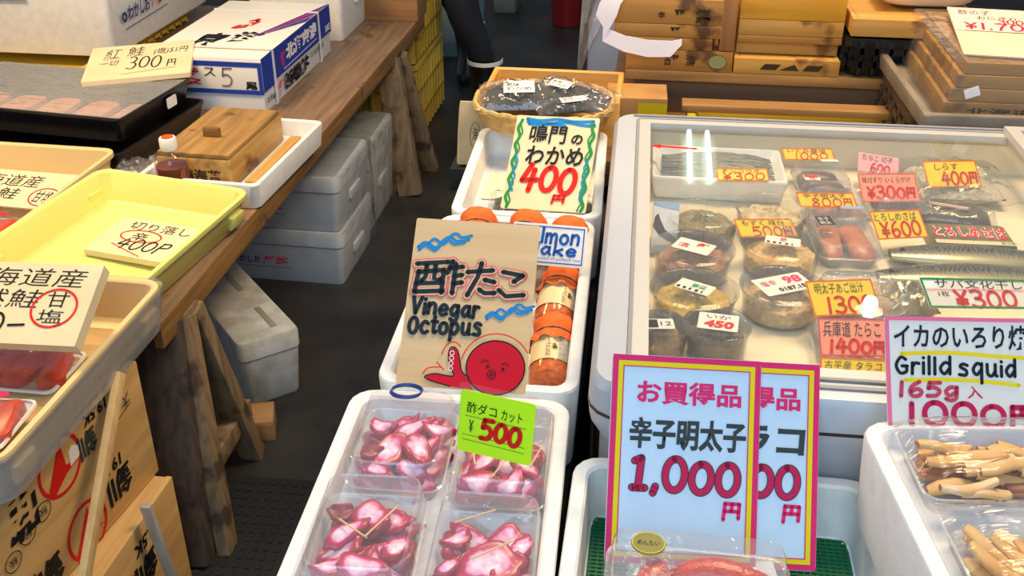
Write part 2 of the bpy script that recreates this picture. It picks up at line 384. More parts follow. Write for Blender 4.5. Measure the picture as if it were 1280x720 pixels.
# cut timber lying by the trestle foot
g = G(); g.box((0, 0, .03), (.13, .09, .06), bev=.004)
o = g.build('timber_block', wood('orange_timber', (150, 104, 62), (186, 140, 92), 0, 8), M=Matrix.Translation((-.955, 2.015, 0)) @ Matrix.Rotation(R(18), 4, 'Z'))
tag(o, 'offcut timber block on the floor behind the front trestle', 'timber')

# ------------------------------------------------------------------ foam boxes
def foam_box(name, label, loc, yaw, wd, dp, h, mat=STYRO, lid=.32, group=None, handle=True):
    t = thing(name, label, 'box', loc, (0, 0, R(yaw)), group)
    hb = h*(1-lid)
    g = G(); g.loft([rr(wd-.03, dp-.03, .016, 0), rr(wd-.024, dp-.024, .018, .006), rr(wd-.006, dp-.006, .02, hb)]); g.build('body', mat, t)
    g = G(); g.loft([rr(wd-.008, dp-.008, .02, hb+.002), rr(wd, dp, .022, hb+.006), rr(wd, dp, .022, h-.012), rr(wd-.008, dp-.008, .02, h-.003), rr(wd-.02, dp-.02, .016, h)]); g.build('lid', mat, t)
    if handle:
        for s in (-1, 1):
            g = G(); g.box((s*wd/2*.965, 0, hb*.62), (.022, dp*.3, .03), bev=.004); g.build('handle_lug', mat, t)
    return t
def film_wrap(t, wd, dp, h, side=True):
    g = G(); rnd = random.Random(3); rings = []
    for k in range(9):
        z = h*k/8; rings.append([p + Vector((rnd.uniform(.001, .006), rnd.uniform(-.003, .003), 0)) for p in rr(wd+.012, dp+.012, .024, z, 5)])
    g.loft(rings, False, True)
    o = g.build('plastic_wrap', FILM, t); return o
FRONT = lambda wd, dp: facing((0, -dp/2-.0015, 0), (1, 0, 0), (0, 0, 1))
foamgrey = plain('bluish_foam', (214, 216, 218), .65, (202, 205, 208), 20, bump=.1, bscale=250)
for k, (lab) in enumerate(('lower white foam salmon box under the table, on the asphalt', 'upper white foam salmon box of the stack under the table')):
    t = foam_box('foam_box', lab, (-1.151, 2.965, k*.187), -1.0, .457, .346, .186, foamgrey, .3, 'film wrapped foam boxes under the table')
    f = Face(t, .457, .186, FRONT(.457, .346))
    f.strokes([ell(.165, .56, .014, .035)], .006, NAVY, 'print', True)
    f.poly([(.153, .545), (.177, .545), (.177, .59), (.153, .59)], NAVY, 'print')
    f.text('わかしお', .19, .5, .40, .64, NAVY, .02, .15, 'print'); f.text('紅鮭', .415, .49, .60, .645, PINK, .03, .1, 'print')
    f.strokes([[(.14, .69), (.61, .70)]], .0016, NAVY, 'print')
    film_wrap(t, .457, .346, .186)
t = foam_box('foam_box', 'film wrapped yellowish foam box standing behind the stack under the table', (-1.165, 3.36, 0), 0, .45, .36, .32, STYRO_OLD, .3, 'film wrapped foam boxes under the table')
film_wrap(t, .45, .36, .32)
t = foam_box('foam_box', 'scuffed closed foam box lying askew behind the front trestle', (-1.10, 2.345, 0), 42, .17, .50, .20, STYRO_OLD, .3)
for px in (-.15, .08):
    g = G(); g.box((0.03, px, .2005), (.016, .12, .003), bev=.001); g.build('lid_groove', plain('groove_grey', (150, 146, 132), .7), t)

# ------------------------------------------------------------------ yellow crates behind the table end
ycr = plain('yellow_crate', (206, 178, 74), .5, (186, 156, 60), 6)
def crate(label, loc, wd, dp, h, mat, yaw=0, group=None, name='plastic_crate'):
    t = thing(name, label, 'crate', loc, (0, 0, R(yaw)), group)
    g = G(); g.loft(tray_rings(wd, dp, h, .012, .02, .008, .008, .02)); g.build('body', mat, t)
    g = G()
    for s in (-1, 1):
        n = max(3, int(wd/.06))
        for i in range(n+1): g.box((-wd/2+.03+i*(wd-.06)/n, s*(dp/2+.002), h*.5), (.012, .014, h*.86), bev=.002)
        n = max(3, int(dp/.06))
        for i in range(n+1): g.box((s*(wd/2+.002), -dp/2+.03+i*(dp-.06)/n, h*.5), (.014, .012, h*.86), bev=.002)
        for zz in (.35, .68):
            g.box((0, s*(dp/2+.003), h*zz), (wd*.94, .012, .014)); g.box((s*(wd/2+.003), 0, h*zz), (.012, dp*.94, .014))
    g.build('ribs', mat, t)
    return t
for k, lab in enumerate(('yellow plastic crate on the floor behind the far table leg', 'yellow plastic crate stacked on another behind the table end')):
    crate(lab, (-1.28, 4.33, k*.33), .62, .52, .328, ycr, 0, 'yellow crates beyond the table')
crate('yellow ribbed crate under the far end of the table, partly shaded', (-1.55, 3.93, 0), .42, .26, .36, ycr, 0, None)

# ------------------------------------------------------------------ goods on the left table
t = crate('flat yellow plastic tray under the large foam box at the back left', (-2.12, 3.42, TT), .62, .82, .055, plain('ochre_plastic', (214, 180, 56), .5), 0, None, 'plastic_tray')
warmfoam = STYRO
t = foam_box('foam_box', 'large white foam box with a torn strip, on the yellow tray at back left', (-2.06, 3.53, TT+.056), 0, .62, .80, .34, warmfoam, .2)
g = G(); g.loft([[Vector((-.02+a, -.4022, z)) for a, z in ((-.10, .205), (.055, .195), (.06, .18), (-.085, .178))], [Vector((-.02+a, -.404, z)) for a, z in ((-.10, .205), (.055, .195), (.06, .18), (-.085, .178))]])
g.build('tape_scrap', plain('grey_tape', (150, 146, 138), .5), t)
f = Face(t, .80, .34, facing((.3115, 0, 0), (0, 1, 0), (0, 0, 1)))
f.strokes([ell(.12, .675, .016, .035)], .010, NAVY, 'print'); f.text('わかしお', .15, .59, .36, .73, NAVY, .03, .2, 'print'); f.text('紅鮭', .37, .57, .50, .73, RED, .03, .1, 'print')
f.strokes([[(.11, .79), (.52, .77)]], .003, NAVY, 'print')

t = foam_box('foam_box', 'white foam box behind the salmon carton at the far table edge', (-1.30, 3.86, TT), 0, .36, .50, .27, STYRO, .3)
g = G(); g.box((0, 0, .05), (.22, .16, .10), bev=.004)
o = g.build('wood_block', wood('block_wood', (120, 84, 52), (160, 118, 74), 0), M=Matrix.Translation((-1.03, 4.0, TT)))
tag(o, 'wooden block at the far end of the left table', 'block')

# printed salmon carton
cw, cdp, ch = .36, .66, .165
t = thing('salmon_carton', 'white and blue printed salmon carton tied with white straps', 'carton', (-1.318, 3.17, TT), (0, 0, R(-.5)))
g = G(); g.box((0, 0, ch*.46), (cw-.008, cdp-.008, ch*.92), bev=.002); g.build('base', plain('carton_white', (214, 220, 226), .55), t)
g = G(); g.box((0, 0, ch*.70), (cw, cdp, ch*.60), bev=.002); g.build('lid', plain('carton_lid', (232, 230, 224), .5), t)
CB = ink('carton_blue', (34, 62, 160))
f = Face(t, cw, ch, facing((0, -cdp/2-.0006, 0), (1, 0, 0), (0, 0, 1)))
for v0, v1 in ((.07, .16), (.58, .66)): f.poly([(0, v0), (1, v0), (1, v1), (0, v1)], CB, 'print')
f.poly([(.965, .07), (1, .07), (1, .66), (.965, .66)], CB, 'print')
f.text('鮭', .34, .20, .46, .36, MAROON, .02, 0, 'print'); f.strokes([[(.33, .38), (.46, .43)], [(.46, .43), (.34, .52)], [(.34, .46), (.46, .5)]], .004, MAROON, 'print')
f.text('ス', .50, .19, .60, .35, BLACK, .0, 0, 'print'); f.digits('5', .64, .19, .76, .54, .005, plain('marker_grey', (110, 104, 104), .6), .1, name='print')
f.text('尾', .85, .42, .95, .57, BLACK, .04, 0, 'print')
f = Face(t, cdp, ch, facing((cw/2+.0006, 0, 0), (0, 1, 0), (0, 0, 1)))
f.poly([(0, 0), (1, 0), (1, .56), (.16, .56), (.16, .62), (0, .62)], CB, 'print')
f.text('新', .24, .16, .30, .46, PINK, .06, 0, 'print'); f.text('北海京浪', .31, .10, .78, .40, WHITEINK, .05, 0, 'print'); f.strokes([[(.27, .50), (.76, .46)]], .0025, WHITEINK, 'print')
f.text('新巻鮭', .25, .60, .62, .92, BLACK, .07, 0, 'print'); f.text('紅', .18, .62, .235, .92, PINK, .03, 0, 'print'); f.text('北海道漁業', .64, .62, .86, .74, GREYINK, 0, 0, 'print')
f.text('2.5kg', .02, .74, .13, .86, GREYINK, .02, 0, 'print'); f.text('SAKE', .90, .36, .98, .5, WHITEINK, .03, 0, 'print')
f = Face(t, cw, cdp, facing((0, -cdp/2, ch+.0006), (1, 0, 0), (0, 1, 0)))
f.text('海', .50, .58, .78, .76, BLACK, .05, .3, 'print'); f.text('京', .22, .62, .50, .84, BLACK, .05, .3, 'print'); f.text('紅', .40, .34, .70, .54, RED, .06, .4, 'print')
for a, b, m in ((.0, .05, CB), (.06, .10, MAROON), (.11, .14, CB), (.16, .18, MAROON), (.19, .24, CB)):
    f.poly([(.70+a*.4, .66-a*.3), (.70+b*.4, .66-b*.3), (1.0, .12+b*1.5-.12), (1.0, .0+a*1.5)], m, 'print')
f.strokes([[(0, .87), (1, .87)]], .004, plain('crease', (200, 170, 120), .6), 'print')
strap = plain('white_strap', (228, 230, 236), .35)
for y in (-.235, .205):
    g = G(); g.loft([rr(cw+.004, .016, .001, z) for z in (0, .001)], True, True)
    for s in (-1, 1): g.box((s*(cw/2+.0014), 0, ch/2), (.0016, .016, ch))
    g.box((0, 0, ch+.0014), (cw+.004, .016, .0016)); g.build('strap', strap, t, M=Matrix.Translation((0, y, 0)))

# black film covered trays with the 300 yen card
blk = plain('black_plastic', (24, 23, 24), .28, bump=.05)
for k, (wd, dp, z, h, lab) in enumerate(((.66, .44, TT, .066, 'larger black plastic tray underneath the film covered black tray'), (.62, .36, TT+.067, .07, 'black plastic tray of fish under stretched film at the table back'))):
    t = thing('black_tray', lab, 'tray', (-1.64, 2.585 + (.0 if k else -.02), z), (0, 0, R(-6)), 'black fish trays')
    g = G(); g.loft(tray_rings(wd, dp, h, .008, .02, .012, .005, .008)); g.build('body', blk, t)
    if k:
        g = G(); rnd = random.Random(5); n = 18; P = [[g.v(Vector((-wd/2+wd*i/n, -dp/2+dp*j/n, h+.001+(rnd.uniform(0, .003) if 0 < i < n and 0 < j < n else 0)))) for j in range(n+1)] for i in range(n+1)]
        for i in range(n):
            for j in range(n): g.face((P[i][j], P[i+1][j], P[i+1][j+1], P[i][j+1]))
        g.build('film', clear('taut_film', (.86, .86, .86), .22, .1, .9, 9, stretch=(1, 5, 1)), t)
        g = G(); g.loft([rr(.05, .03, .006, 0), rr(.05, .03, .006, .001)]); g.build('sticker', PAPER, t, M=facing((wd/2+.004, .06, .022), (0, 1, 0), (0, 0, 1)) @ Matrix.Translation((0, .016, 0)))
rnd = random.Random(11)
pinkfish = plain('pale_salmon', (214, 150, 104), .45, (196, 118, 76), 30)
for i in range(5):
    g = G(); g.loft([rr(.09*s, .2*s, .03*s, z) for s, z in ((.8, 0), (1, .006), (.95, .018), (.6, .024))])
    o = g.build('fish_fillet', pinkfish, M=Matrix.Translation((-1.86+i*.115, 2.55-.01*i, TT+.078)) @ Matrix.Rotation(R(-6+rnd.uniform(-6, 6)), 4, 'Z'))
    tag(o, 'pale fish fillet under the film in the black tray', 'fish', 'fillets in the black tray')

def card_writing_300(f):
    f.text('紅', .14, .10, .30, .38, BLACK, -.01, .2, drop=0); f.text('鮭', .36, .08, .52, .36, BLACK, -.01, .1); f.text('一切', .12, .46, .30, .60, BLACK, -.01, .2)
    f.digits('300', .38, .40, .72, .74, .0045, BLACK, .3); f.digits('円', .76, .55, .86, .76, .003, BLACK, .1)
    f.text('(塩)51円', .62, .18, .95, .38, BLACK, -.01, .2); f.strokes([[(.36, .88), (.86, .80)]], .0022, RED, smooth=False); f.strokes([[(.14, .42), (.3, .40)]], .0022, RED, smooth=False)
o, f = board('price_card', 'cream 300 yen card lying askew on the film covered black tray', 'price card', ((-1.441, 2.661, .703), -8, 86, 28), .296, .28, CARD, .014)
card_writing_300(f)

# wooden lidded box in a white foam tray
wbx = wood('amber_box_wood', (150, 112, 56), (192, 152, 86), 1, 7, .45, (104, 70, 30), .6)
t = thing('foam_tray', 'white foam tray holding the lidded wooden box at the table edge', 'tray', (-1.062, 2.405, TT), (0, 0, R(-3)))
g = G(); g.loft(tray_rings(.315, .46, .066, .014, .022, .006)); g.build('body', STYRO, t)
t = thing('wooden_box', 'stained wooden box with a knobbed lid, sitting in the white foam tray', 'box', (-1.105, 2.425, TT+.0145), (0, 0, R(-2)))
g = G(); g.loft(tray_rings(.196, .34, .075, .012, .004, 0)); g.build('body', wbx, t)
g = G(); g.box((0, 0, .082), (.186, .335, .012), bev=.002); ld = g.build('lid', wood('lid_wood', (132, 100, 52), (176, 136, 76), 1, 8, .5, (96, 66, 32), .6), t)
g = G(); g.box((0, -.05, .10), (.045, .014, .026), bev=.004); g.build('knob', wood('knob_wood', (96, 66, 30), (150, 108, 52), 0), ld)
f = Face(t, .196, .075, facing((0, -.1706, 0), (1, 0, 0), (0, 0, 1))); f.text('三浦海苔', .12, .35, .85, .8, BROWNINK, .03, 0, 'print')
g = G(); g.box((0, 0, .012), (.03, .32, .024), bev=.003); o = g.build('wood_strip', wood('strip_wood', (176, 134, 66), (204, 160, 92), 1), M=Matrix.Translation((-.962, 2.41, TT+.016)) @ Matrix.Rotation(R(-2), 4, 'Z'))
tag(o, 'loose wooden strip beside the lidded box in the foam tray', 'strip')

# sauce bottle and a crumpled bag
t = thing('sauce_bottle', 'small clear bottle of brown sauce with a white and orange cap', 'bottle', (-1.142, 2.205, TT))
t.scale = (1.18, 1.18, 1.12)
g = G(); g.lathe([(.026, 0), (.033, .004), (.034, .07), (.033, .09), (.026, .105), (.014, .116), (.0135, .12)]); g.build('glass', JARGLASS, t)
g = G(); g.lathe([(.025, .003), (.0318, .006), (.0328, .07), (.0318, .082)]); g.build('sauce', plain('brown_sauce', (112, 48, 24), .15, spec=.6), t)
g = G(); g.lathe([(.0165, .118), (.0175, .12), (.0175, .142), (.0155, .145)]); cp_ = g.build('cap', plain('cap_white', (232, 230, 228), .4), t)
g = G(); g.lathe([(.012, .1452), (.0115, .147)]); g.build('cap_disc', ORANGEINK, cp_)
def pillow(name, label, cat, M, wd, dp, h, mat, seed=1, group=None, fill=None, crump=.5, n=14):
    rnd = random.Random(seed); g = G(); T, B = [], []
    for i in range(n+1):
        a, b = [], []
        for j in range(n+1):
            u, v = i/n*2-1, j/n*2-1; e = max(0, (1-u**4))*max(0, (1-v**4)); q = rnd.uniform(-1, 1)*h*.22*crump*e
            a.append(g.v(Vector((u*wd/2, v*dp/2, h*.45+h*.5*e**.6+q)))); b.append(g.v(Vector((u*wd/2, v*dp/2, h*.45-h*.44*e**.6))) if 0 < i < n and 0 < j < n else a[-1])
        T.append(a); B.append(b)
    for i in range(n):
        for j in range(n):
            g.face((T[i][j], T[i+1][j], T[i+1][j+1], T[i][j+1])); g.face((B[i][j], B[i][j+1], B[i+1][j+1], B[i+1][j]))
    o = g.build(name, mat, M=M)
    if label: tag(o, label, cat, group)
    return o
pillow('plastic_bag', 'crumpled clear plastic bag beside the sauce bottle', 'bag', Matrix.Translation((-1.27, 2.29, TT)) @ Matrix.Rotation(R(20), 4, 'Z'), .14, .11, .055, FILM, 4, crump=1.4)

# open plastic trays
tanp = plain('tan_plastic', (222, 196, 142), .4, bump=.03); yelp = plain('lemon_plastic', (226, 222, 128), .38, bump=.03)
def open_tray(label, loc, yaw, wd, dp, h, mat, tilt=0, lipped=True):
    t = thing('open_tray', label, 'tray', loc, (0, R(tilt), R(yaw)))
    g = G(); g.loft(tray_rings(wd, dp, h, .006, .028, .014, .008, .012, .006)); g.build('body', mat, t)
    for s in (-1, 1):
        for q in (-1, 1):
            g = G(); g.loft([rr(.010, .05, .003, h*.2), rr(.024, .055, .006, h*.5), rr(.022, .055, .006, h*.58), rr(.01, .05, .003, h*.6)]); g.build('stacking_lug', mat, t, M=Matrix.Translation((s*(wd/2-.006), q*(dp/2-.06), 0)))
    return t
open_tray('tan plastic tray of packed salmon behind the lemon yellow tray', (-1.61, 2.05, TT), -1, .54, .50, .085, tanp)
open_tray('lemon yellow plastic tray holding only a 400 yen card', (-1.130, 1.888, TT+.010), -6.0, .375, .475, .080, yelp, 2.6)
t = open_tray('tan plastic tray of red salmon packs at the near left corner', (-1.165, 1.345, TT+.017), 0, .525, .545, .088, tanp)
g = G(); rnd = random.Random(2); rings = []
for k in range(7):
    rings.append([p + Vector((rnd.uniform(0, .003), rnd.uniform(-.002, .002), 0)) for p in rr(.549-.026*(1-k/6), .569-.026*(1-k/6), .036, .002+.091*k/6-(.004 if k == 6 else 0), 6)])
g.loft(rings, False, False); g.build('plastic_wrap', clear('grey_film', (.8, .8, .82), .30, .15, .6, 12), t)
g = G(); g.box((.0, -.02, .02), (.42, .42, .018), bev=.002); g.build('wooden_floor', wood('inner_board', (150, 122, 76), (190, 160, 108), 0), t)

def salmon_pack(label, M, seed, group='salmon packs in the near tray'):
    t = thing('salmon_pack', label, 'pack', group=group, M=M); rnd = random.Random(seed)
    g = G(); g.loft(tray_rings(.19, .13, .018, .004, .014, .01)); g.build('tray', plain('clear_white_tray', (226, 222, 214), .4), t)
    sm = plain('red_salmon', (206, 74, 42), .35, (176, 52, 30), 26, spec=.6, sub=.2)
    for i in range(4):
        g = G(); a = rnd.uniform(-.2, .2); rings = []
        for s, z in ((.75, .004), (1, .010), (.97, .024), (.7, .030)):
            rings.append([Vector((p.x*s+.006*math.sin(p.y*60+i), p.y*s*(1+.1*math.sin(i)), z)) for p in rr(.045, .105, .018, 0, 5)])
        g.loft(rings); g.build('salmon_slice', sm, t, M=Matrix.Translation((-.066+i*.044, rnd.uniform(-.004, .004), .001)) @ Matrix.Rotation(a, 4, 'Z'))
    g = G(); n = 12; P = [[g.v(Vector((-.097+.194*i/n, -.067+.134*j/n, .019+.016*(1-(2*i/n-1)**4)*(1-(2*j/n-1)**4)+rnd.uniform(0, .002)))) for j in range(n+1)] for i in range(n+1)]
    for i in range(n):
        for j in range(n): g.face((P[i][j], P[i+1][j], P[i+1][j+1], P[i][j+1]))
    g.build('film', FILM, t)
    g = G(); g.lathe([(1, 0), (.98, .05)], 20, Matrix.Diagonal((.013, .008, .012, 1))); st = g.build('sticker', MAROON, t, M=Matrix.Translation((.045, .048, .037)))
    return t
zt = TT+.034
salmon_pack('salmon pack with a round pink sticker just below the large card', Matrix.Translation((-1.035, 1.185, zt+.03)) @ Matrix.Rotation(R(4), 4, 'Z'), 1)
salmon_pack('salmon pack at the near left corner, lowest in its tray', Matrix.Translation((-1.24, 1.19, zt+.03)) @ Matrix.Rotation(R(-5), 4, 'Z'), 2)
salmon_pack('salmon pack under the large card, far left in its tray', Matrix.Translation((-1.27, 1.36, zt)), 3)
salmon_pack('salmon pack beneath the large cream card in the near tray', Matrix.Translation((-1.06, 1.38, zt)), 4)
salmon_pack('salmon pack in the tan tray behind the yellow tray, near side', Matrix.Translation((-1.50, 1.93, TT+.008)), 5, 'salmon packs in the far tan tray')
salmon_pack('salmon pack in the tan tray behind the yellow tray, left side', Matrix.Translation((-1.71, 1.92, TT+.008)), 6, 'salmon packs in the far tan tray')

def hokkaido(f, sub, ring, bold=-.005):
    f.text('北海道産', .06, .07, .92, .30, BLACK, bold, .12); f.text('天然鮭', .02, .34, .68, .57, BLACK, bold, .12)
    if ring: f.text(ring[0], .72, .36, .86, .55, BLACK, bold); f.text(ring[1], .70, .58, .86, .74, BLACK, bold); f.strokes([ell(.785, .56, .14, .23, 60, 430, 16)], .004, RED)
    f.digits(sub, .02, .64, .66, .92, .0045, BLACK, .25)
o, f = board('price_card', 'thick cream card reading natural salmon with a red ring, near left tray', 'price card', ((-1.05, 1.325, .688), -5, 60, 5), .285, .158, CARD, .022, .002)
hokkaido(f, '500-', '甘塩')
o, f = board('price_card', 'cream card with red oval lying in the far tan tray', 'price card', ((-1.50, 2.02, TT+.045), -3, 74, 0), .30, .13, CARD, .004)
f.text('北海道産', .06, .12, .74, .45, BLACK, -.005, .15); f.text('天然鮭', .04, .50, .62, .80, BLACK, -.005, .15); f.text('甘塩', .76, .52, .92, .84, BLACK, -.005, .2); f.strokes([ell(.84, .68, .12, .24, 60, 430, 16)], .003, RED)
o, f = board('price_card', 'cream 400 yen card with red ring lying in the yellow tray', 'price card', ((-1.095, 1.835, TT+.036), -5, 86, -5), .205, .150, CARD, .014, .002)
f.text('切り落し', .18, .08, .93, .30, BLACK, -.005, -.1, drop=-.01); f.text('辛', .34, .36, .52, .58, BLACK, 0); f.strokes([ell(.44, .46, .24, .16, 60, 430, 16)], .0032, RED)
f.digits('400P', .28, .56, .90, .82, .004, BLACK, .3, drop=-.012); f.strokes([[(.22, .74), (.66, .96)]], .002, RED, smooth=False)

# printed wooden crates at the lower left, and the sticks in front of them
pcw = wood('printed_crate_wood', (196, 152, 92), (222, 182, 118), 1, 5, .6, (170, 122, 66), .66)
def printed_crate(label, back, yaw, L, wd, h, z, seed):
    d = Vector((math.sin(R(yaw)), -math.cos(R(yaw)), 0)); n = Vector((math.cos(R(yaw)), math.sin(R(yaw)), 0))
    c = Vector((*back, z)) + d*L/2 - n*wd/2
    t = thing('wooden_crate', label, 'crate', c, (0, 0, R(yaw)), 'printed wooden crates at the lower left')
    for s in (-1, 1):
        g = G(); g.box((s*(wd/2-.006), 0, h/2), (.012, L, h), bev=.0015); g.build('side_board', pcw, t)
        g = G(); g.box((0, s*(L/2-.008), h/2), (wd-.025, .014, h-.004), bev=.0015); g.build('end_board', pcw, t)
    g = G(); g.box((0, 0, .006), (wd-.026, L-.03, .010)); g.build('bottom', pcw, t)
    g = G(); g.box((0, 0, h-.007), (wd-.026, L-.03, .010)); g.build('top_board', pcw, t)
    f = Face(t, L, h, facing((wd/2+.0004, 0, 0), (0, 1, 0), (0, 0, 1)), .0002)
    def logo(u, v, s=1):
        ru, rv = .068*s/L*.6, .068*s/h*.6*1.0
        f.strokes([ell(u, v, ru, rv, 0, 360, 24)], .007, RED, 'print', label='red ring mark')
        f.poly([(u+ru*.2, v-rv*.85), (u+ru*.25, v+.15*rv), (u+ru*.85, v+.35*rv), (u+ru*.2, v+.45*rv), (u-ru*.55, v+rv*.85), (u-ru*.75, v+rv*.55)], RED, 'print')
    return t, f, logo
t, f, logo = printed_crate('printed wooden crate with a red ring mark, under the near salmon tray', (-.912, 1.50), -6, .62, .36, .255, .297, 1)
printed = t
logo(.60, .20, 1.3); logo(.64, .83, 1.3)
f.text('19.5K', .72, .02, .83, .11, BLACK, .03, .1, 'print', flip=True); f.text('19.5K', .72, .52, .84, .62, BLACK, .03, .1, 'print', flip=True)
f.text('釧', .68, .13, .76, .33, GREYINK, .02, 0, 'print', flip=True); f.text('釧', .75, .63, .87, .88, BLACK, .02, 0, 'print', flip=True)
f.text('路', .36, .12, .50, .44, BLACK, .03, .1, 'print', flip=True); f.text('釧', .40, .72, .52, .98, BLACK, .03, 0, 'print', flip=True)
for u, v in ((.50, .38), (.43, .42), (.36, .50)):
    f.strokes([ell(u, v, .03, .065, 0, 360, 14)], .0018, BLACK, 'print'); f.text('秋', u-.016, v-.035, u+.016, v+.035, BLACK, 0, 0, 'print', flip=True)
f.text('大一', .85, .14, .93, .26, GREYINK, 0, 0, 'print', flip=True); f.strokes([[(.83, .30), (.93, .24)]], .002, GREYINK, 'print')
t, f, logo = printed_crate('printed wooden crate at the bottom of the lower left stack', (-.880, 1.488), -1, .66, .38, .295, .0, 2)
logo(.66, .42, 1.35); f.text('19.5K', .74, .10, .88, .20, BLACK, .03, .1, 'print', flip=True); f.text('釧', .72, .24, .84, .46, BLACK, .03, 0, 'print', flip=True)
stk = wood('stick_wood', (206, 168, 108), (224, 190, 134), 2, 8)
g = G(); p0, p1 = at_x(150, 466, -.898), at_x(80, 745, -.90)
g.beam(p0, Vector((p0.x+.02, p0.y-.30, .30)), .022, .014, (0, 1, 0), bev=.002); o = g.build('wooden_stick', stk); tag(o, 'pale square wooden stick leaning across the printed crates', 'stick')
g = G(); a, b = at_x(182, 632, -.86), at_x(222, 740, -.85); g.beam(a, b, .02, .012, (1, 0, 0), bev=.002)
o = g.build('wooden_stick', wood('grey_stick_wood', (150, 138, 124), (186, 174, 156), 2)); tag(o, 'short grey weathered stick before the lowest printed crate', 'stick')
g = G(); g.loft([[Vector((0, a, b)) for a, b in ((0, 0), (.024, .004), (.034, .02), (.014, .034), (.002, .026))], [Vector((.0008, a, b)) for a, b in ((0, 0), (.024, .004), (.034, .02), (.014, .034), (.002, .026))]])
o = g.build('paper_scrap', PAPER, printed, smooth=False, M=Matrix.Translation((.1805, .085, .185))); o['label'] = 'torn white paper scrap stuck on'

# ------------------------------------------------------------------ centre row: stand and open foam boxes
dark = plain('dark_cloth', (30, 30, 32), .85)
t = thing('display_stand', 'dark covered stand carrying the centre row of foam boxes', 'stand', (-.21, 1.36, 0))
g = G(); g.box((0, 0, .69), (.27, 1.80, .055), bev=.004); g.build('top_board', dark, t)
g = G(); n = 60
P = [(.125*sx, .885*sy) for sx, sy in ((-1, -1), (1, -1), (1, 1), (-1, 1), (-1, -1))]; ring0, ring1 = [], []
for k in range(4):
    for i in range(n):
        x = P[k][0]+(P[k+1][0]-P[k][0])*i/n; y = P[k][1]+(P[k+1][1]-P[k][1])*i/n; q = .004*math.sin(i*1.3)
        ring0.append(Vector((x*(1+q), y*(1+q*.3), .002))); ring1.append(Vector((x, y, .664)))
g.loft([ring0, ring1], True, True); g.build('skirt', dark, t)

def open_foam(label, c, wd, dp, yaw, z, h, floor, group='open foam boxes in the centre row'):
    t = thing('open_foam_box', label, 'box', (*c, z), (0, 0, R(yaw)), group)
    g = G(); g.loft(tray_rings(wd, dp, h, .018, .03, .006, 0, .006, floor)); g.build('body', STYRO, t); return t
BZ = .72
open_foam('open white foam box of seaweed at the back of the centre row', (-.211, 1.808), .262, .425, 2.0, BZ, .13, .075)
open_foam('open white foam box of orange capped salmon flake jars', (-.206, 1.332), .262, .515, 1.5, BZ, .13, .045)
t = open_foam('open white foam box of octopus packs at the near end', (-.204, .79), .276, .54, 2.0, BZ, .13, .092)
g = G(); g.tube([(.128, .24, .128), (.150, .24, .122), (.158, .24, .110)], .006); g = None

# wooden box, basket of dried seaweed, paper bag at the back
yw = wood('honey_wood', (204, 148, 66), (226, 176, 92), 0, 5, .5)
t = thing('wooden_box', 'honey coloured open wooden box behind the seaweed basket', 'box', (-.212, 2.145, BZ), (0, 0, R(0)))
g = G(); g.loft(tray_rings(.29, .215, .185, .012, .003, 0, 0, .006, .012)); g.build('body', yw, t)
rat = plain('rattan', (214, 178, 112), .55, (186, 146, 82), 60, bump=.5, bscale=120)
M0 = Matrix.Translation((-.218, 2.005, .868)) @ Matrix.Rotation(R(9), 4, 'X')
t = thing('wicker_basket', 'oval rattan basket of bagged dried seaweed', 'basket', M=M0)
def oval(a, b, z, n=36): return [Vector((a*math.copysign(abs(math.cos(2*PI*i/n))**.75, math.cos(2*PI*i/n)), b*math.copysign(abs(math.sin(2*PI*i/n))**.75, math.sin(2*PI*i/n)), z)) for i in range(n)]
g = G(); g.loft([oval(.118, .06, 0), oval(.128, .068, .01), oval(.138, .08, .045), oval(.132, .075, .045), oval(.122, .062, .012), oval(.11, .055, .008)]); g.build('body', rat, t)
g = G(); n = 72
for k in range(2):
    pts = [v + Vector((0, 0, .004*math.sin(i*PI/3+k*PI))) for i, v in enumerate(oval(.137+.004*0, .079, .048, n))]; pts.append(pts[0]); g.tube(pts, .0055, 6)
g.build('rim', rat, t)
seaweed = plain('dried_seaweed', (26, 28, 24), .6, (60, 58, 52), 30, bump=.8, bscale=60)
def bag(label, M, wd, dp, h, fill, seed, group, tagm=None):
    t = thing('seaweed_bag', label, 'bag', group=group, M=M)
    pillow('contents', None, None, None, wd*.8, dp*.74, h*.72, fill, seed, crump=1.1).parent = t
    pillow('bag_film', None, None, None, wd, dp, h, FILM, seed+1, crump=.8).parent = t
    if tagm:
        g = G(); g.loft([rr(tagm[0], tagm[1], .002, 0), rr(tagm[0], tagm[1], .002, .0008)]); o = g.build('paper_label', PAPER, t, M=Matrix.Translation((tagm[2], tagm[3], h*.97)))
        f = Face(o, tagm[0], tagm[1], Matrix.Translation((0, -tagm[1]/2, .0008))); f.text('乾燥', .1, .15, .5, .5, GREYINK, 0); f.text('わかめ', .1, .55, .9, .85, GREYINK, 0)
    return t
bag('dark dried seaweed bag on the left of the basket', M0 @ Matrix.Translation((-.050, .006, .034)) @ Matrix.Rotation(R(8), 4, 'Z'), .165, .115, .042, seaweed, 21, None, (.062, .05, .0, 0))
bag('dark dried seaweed bag on the right of the basket', M0 @ Matrix.Translation((.060, .012, .044)) @ Matrix.Rotation(R(-24), 4, 'Z') @ Matrix.Rotation(R(4), 4, 'X'), .175, .085, .034, seaweed, 25, None, (.045, .026, -.03, 0))
bag('dried seaweed bag lying across the front right of the basket', M0 @ Matrix.Translation((.062, -.030, .046)) @ Matrix.Rotation(R(20), 4, 'Z'), .15, .05, .026, seaweed, 29, None, (.05, .02, .0, 0))
t = thing('paper_bag', 'buff paper bag tucked beside the back of the seaweed box', 'bag', (-.372, 2.02, .765), (0, R(4), R(14)))
